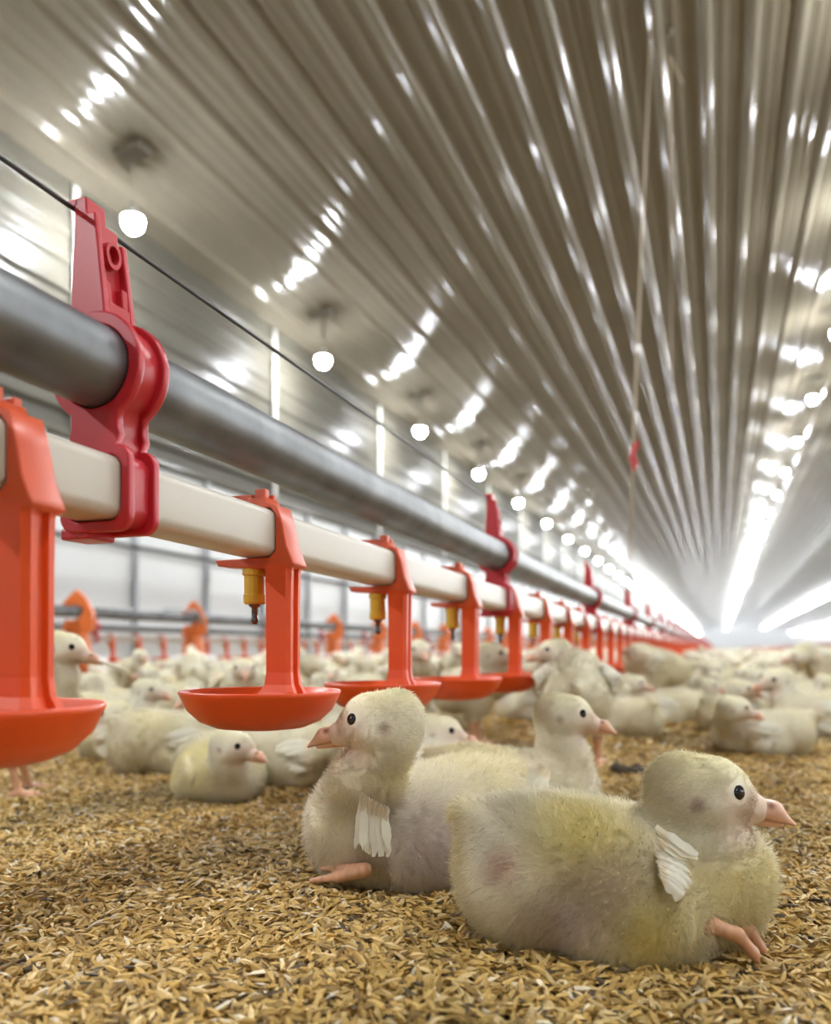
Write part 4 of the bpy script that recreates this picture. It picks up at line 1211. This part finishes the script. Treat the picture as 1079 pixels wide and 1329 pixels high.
def flock():
    poses = [dict(head=(0.056, 0, 0.088), seed=41), dict(head=(0.048, 0.018, 0.084), yaw=1.0, seed=42), dict(head=(0.040, -0.020, 0.082), yaw=-1.7, seed=43), dict(head=(0.062, 0.004, 0.060), yaw=0.2, pitch=-0.35, seed=44),
             dict(head=(0.064, 0, 0.142), stand=True, seed=45), dict(head=(0.070, 0.01, 0.122), yaw=0.6, stand=True, seed=46)]
    words_ = ['resting, head forward', 'resting, head turned aside', 'resting, head turned back', 'dozing with low head', 'standing', 'standing, head turned']
    near, far, mini = [], [], []
    for p in poses:
        ch = Chick(yellow=0.4, pink=0.5, dim=0.82, **p)
        near.append(build(ch, 'chick', (0, 0, -5), 0, 1, h=0.003, fur=5000, fwid=0.0007))
        # far: one mesh, coarse, with beak and eyes in it
        def low(h):
            V, Q = nets(ch.prims, h); V[:, 2] = np.maximum(V[:, 2], 0.001)
            C = ch.colors(V); T = []; vs = [V]; qs = [Q]; cs = [C]; n = len(V)
            if h < 0.007:
                b0 = ch.hc + 0.0225 * ch.hd - 0.005 * ch.up
                pr = [('c', tuple(b0), tuple(b0 + 0.02 * ch.hd - 0.004 * ch.up), 0.0075, 0.002, 0.0)]
                v2, q2 = nets(pr, 0.003); vs.append(v2); qs.append(q2 + n); cs.append(np.tile(np.array((0.70, 0.40, 0.26)), (len(v2), 1))); n += len(v2)
                for e in ch.eyes:
                    v2, q2 = nets([('c', tuple(e), tuple(e + 0.0001), 0.0046, 0.0046, 0.0)], 0.003); vs.append(v2); qs.append(q2 + n); cs.append(np.tile(np.array((0.01, 0.01, 0.01)), (len(v2), 1))); n += len(v2)
            if ch.stand:
                for q in (-1, 1):
                    v2, q2 = nets([('c', (-0.004, 0.024 * q, 0.05), (0.004, 0.025 * q, 0.006), 0.006, 0.005, 0.0), ('c', (0.0, 0.025 * q, 0.006), (0.03, 0.025 * q, 0.004), 0.006, 0.004, 0.004)], 0.004 if h < 0.007 else 0.007)
                    vs.append(v2); qs.append(q2 + n); cs.append(np.tile(np.array((0.66, 0.36, 0.24)), (len(v2), 1))); n += len(v2)
            return np.concatenate(vs), np.concatenate(qs), np.concatenate(cs)
        V, Q, C = low(0.0045)
        me = np_mesh('chick', V, Q, cols=C); me.materials.append(M['skin']); far.append(me)
        mini.append(low(0.0095))
    # spots: keep apart, keep off the cups and pans
    r = np.random.default_rng(5)
    cell = {}
    def free(x, y, d):
        ix, iy = int(x // 0.3), int(y // 0.3)
        for a in (-1, 0, 1):
            for b in (-1, 0, 1):
                for (u, v) in cell.get((ix + a, iy + b), ()):
                    if (u - x) ** 2 + (v - y) ** 2 < d * d: return False
        for (u, v, rr) in OCC:
            if (u - x) ** 2 + (v - y) ** 2 < (rr + 0.085) ** 2: return False
        return True
    spots = []
    tries = 0
    for D0, D1, n in ((1.25, 4, 3200), (4, 10, 9000), (10, 26, 22000), (26, 70, 14000)):
        for _ in range(n):
            D = math.sqrt(r.uniform(D0 ** 2, D1 ** 2)); px = r.uniform(-60, 1150)
            p = floor_pt(px, D); x, y = p[0], p[1]
            if not (XL + 0.15 < x < XR_ - 0.2) or y > 118: continue
            if -0.36 < x < -0.17: continue
            if abs(x + 2.3) < 0.22 or abs(x + 2.70) < 0.08 or abs(x - 2.0) < 0.08: continue
            if x > -0.17 and D < 1.55: continue
            d = 0.145 if D < 10 else 0.18
            if not free(x, y, d): continue
            cell.setdefault((int(x // 0.3), int(y // 0.3)), []).append((x, y))
            spots.append((D, px, x, y))
    spots.sort()
    vis = [s for s in spots if -30 < s[1] < 1110]
    NI = 262
    ind = vis[:NI]; rest = [s for s in spots if s[0] > ind[-1][0]]
    used = [False] * 6
    for i, (D, px, x, y) in enumerate(ind):
        k = int(r.choice(6, p=[0.30, 0.22, 0.16, 0.20, 0.07, 0.05]))
        rz = r.uniform(0, 2 * PI); sc = r.uniform(0.84, 1.0)
        if D < 3.4:
            t = near[k] if not used[k] else copy_tree(near[k]); used[k] = True
            t.location = (x, y, 0.003); t.rotation_euler = (0, 0, rz); t.scale = (sc,) * 3
        else:
            t = link('chick', far[k]); t.location = (x, y, 0.001); t.rotation_euler = (0, 0, rz); t.scale = (sc,) * 3
        zone = 'between the drinker line and the feeders' if -2.3 < x < -0.25 else ('between the feeders and the white wall' if x <= -2.3 else 'in the crowd on the open floor')
        dist = 'blurred cream chick ' if D < 3.4 else 'tiny blurred cream chick '
        tag(t, dist + words_[k] + ', ' + zone, 'chick', ('near ' if D < 3.4 else 'far ') + 'flock ' + zone + ', ' + words_[k])
    for k in range(6):
        if not used[k]:
            for c in list(near[k].children): bpy.data.objects.remove(c)
            bpy.data.objects.remove(near[k])
    VV, QQ, CC, n = [], [], [], 0
    for (D, px, x, y) in rest:
        k = int(r.choice(6, p=[0.30, 0.22, 0.16, 0.18, 0.08, 0.06])); V, Q, C = mini[k]
        a = r.uniform(0, 2 * PI); s = r.uniform(0.85, 1.05)
        R = np.array([[math.cos(a), -math.sin(a), 0], [math.sin(a), math.cos(a), 0], [0, 0, 1]])
        VV.append(V @ R.T * s + np.array([x, y, 0.001])); QQ.append(Q + n); CC.append(C); n += len(V)
    tag(link('distant_flock', np_mesh('distant_flock', np.concatenate(VV), np.concatenate(QQ), cols=np.concatenate(CC)), M['skin']),
        'blurred mass of cream chicks filling the floor far down the house', 'flock', kind='stuff')
    print('chicks', len(ind), 'rest', len(rest), 'last D', ind[-1][0])
flock()

# ------------------------------------------------------------------ dust in the air of the long house
def haze():
    m = bpy.data.materials.new('dusty_air'); m.use_nodes = True
    nt = m.node_tree; nt.nodes.remove(nt.nodes['Principled BSDF'])
    v = node(nt, 'ShaderNodeVolumeScatter', Density=0.0085); v.inputs['Color'].default_value = (0.95, 0.97, 1.0, 1)
    nt.links.new(v.outputs[0], nt.nodes['Material Output'].inputs['Volume'])
    bm = bmesh.new()
    sec = [(XL + 0.04, 0.20), (XR_ - 0.04, 0.20), (XR_ - 0.04, ceil_z(XR_) - 0.06), (XM, ceil_z(XM) - 0.06), (XL + 0.04, ceil_z(XL) - 0.06)]
    a = [bm.verts.new((x, 11.0, z)) for x, z in sec]; b = [bm.verts.new((x, Y1 - 0.1, z)) for x, z in sec]
    bm.faces.new(a); bm.faces.new(b[::-1])
    for k in range(5): bm.faces.new((a[k], b[k], b[(k + 1) % 5], a[(k + 1) % 5]))
    tag(link('dust_haze', bm_mesh('dust_haze', bm), m), 'pale dusty haze in the air towards the far end', 'haze', kind='stuff')
haze()

# ------------------------------------------------------------------ camera, world, view
cam = bpy.data.cameras.new('camera'); co = bpy.data.objects.new('camera', cam); COL.objects.link(co)
co.location = Vector(CAM); co.rotation_euler = (PI / 2, 0, PSI)
cam.sensor_fit = 'VERTICAL'; cam.sensor_height = 36.0
cam.lens = F_PX / 1329.0 * 36.0
cam.shift_y = (HOR - 664.5) / 1329.0
cam.shift_x = -(PX0 - 539.5) / 1329.0
cam.clip_start = 0.01; cam.clip_end = 300
cam.dof.use_dof = True; cam.dof.focus_distance = 0.43; cam.dof.aperture_fstop = 7.0; cam.dof.aperture_blades = 0
SC.camera = co
w = bpy.data.worlds.new('world'); SC.world = w; w.use_nodes = True
w.node_tree.nodes['Background'].inputs['Color'].default_value = (0.02, 0.02, 0.02, 1)
vs = SC.view_settings
vs.view_transform = 'Standard'; vs.look = 'None'; vs.exposure = 1.1; vs.gamma = 1.0; vs.use_curve_mapping = False
SC.cycles.use_denoising = True
SC.cycles.sample_clamp_indirect = 6.0
SC.cycles.max_bounces = 12
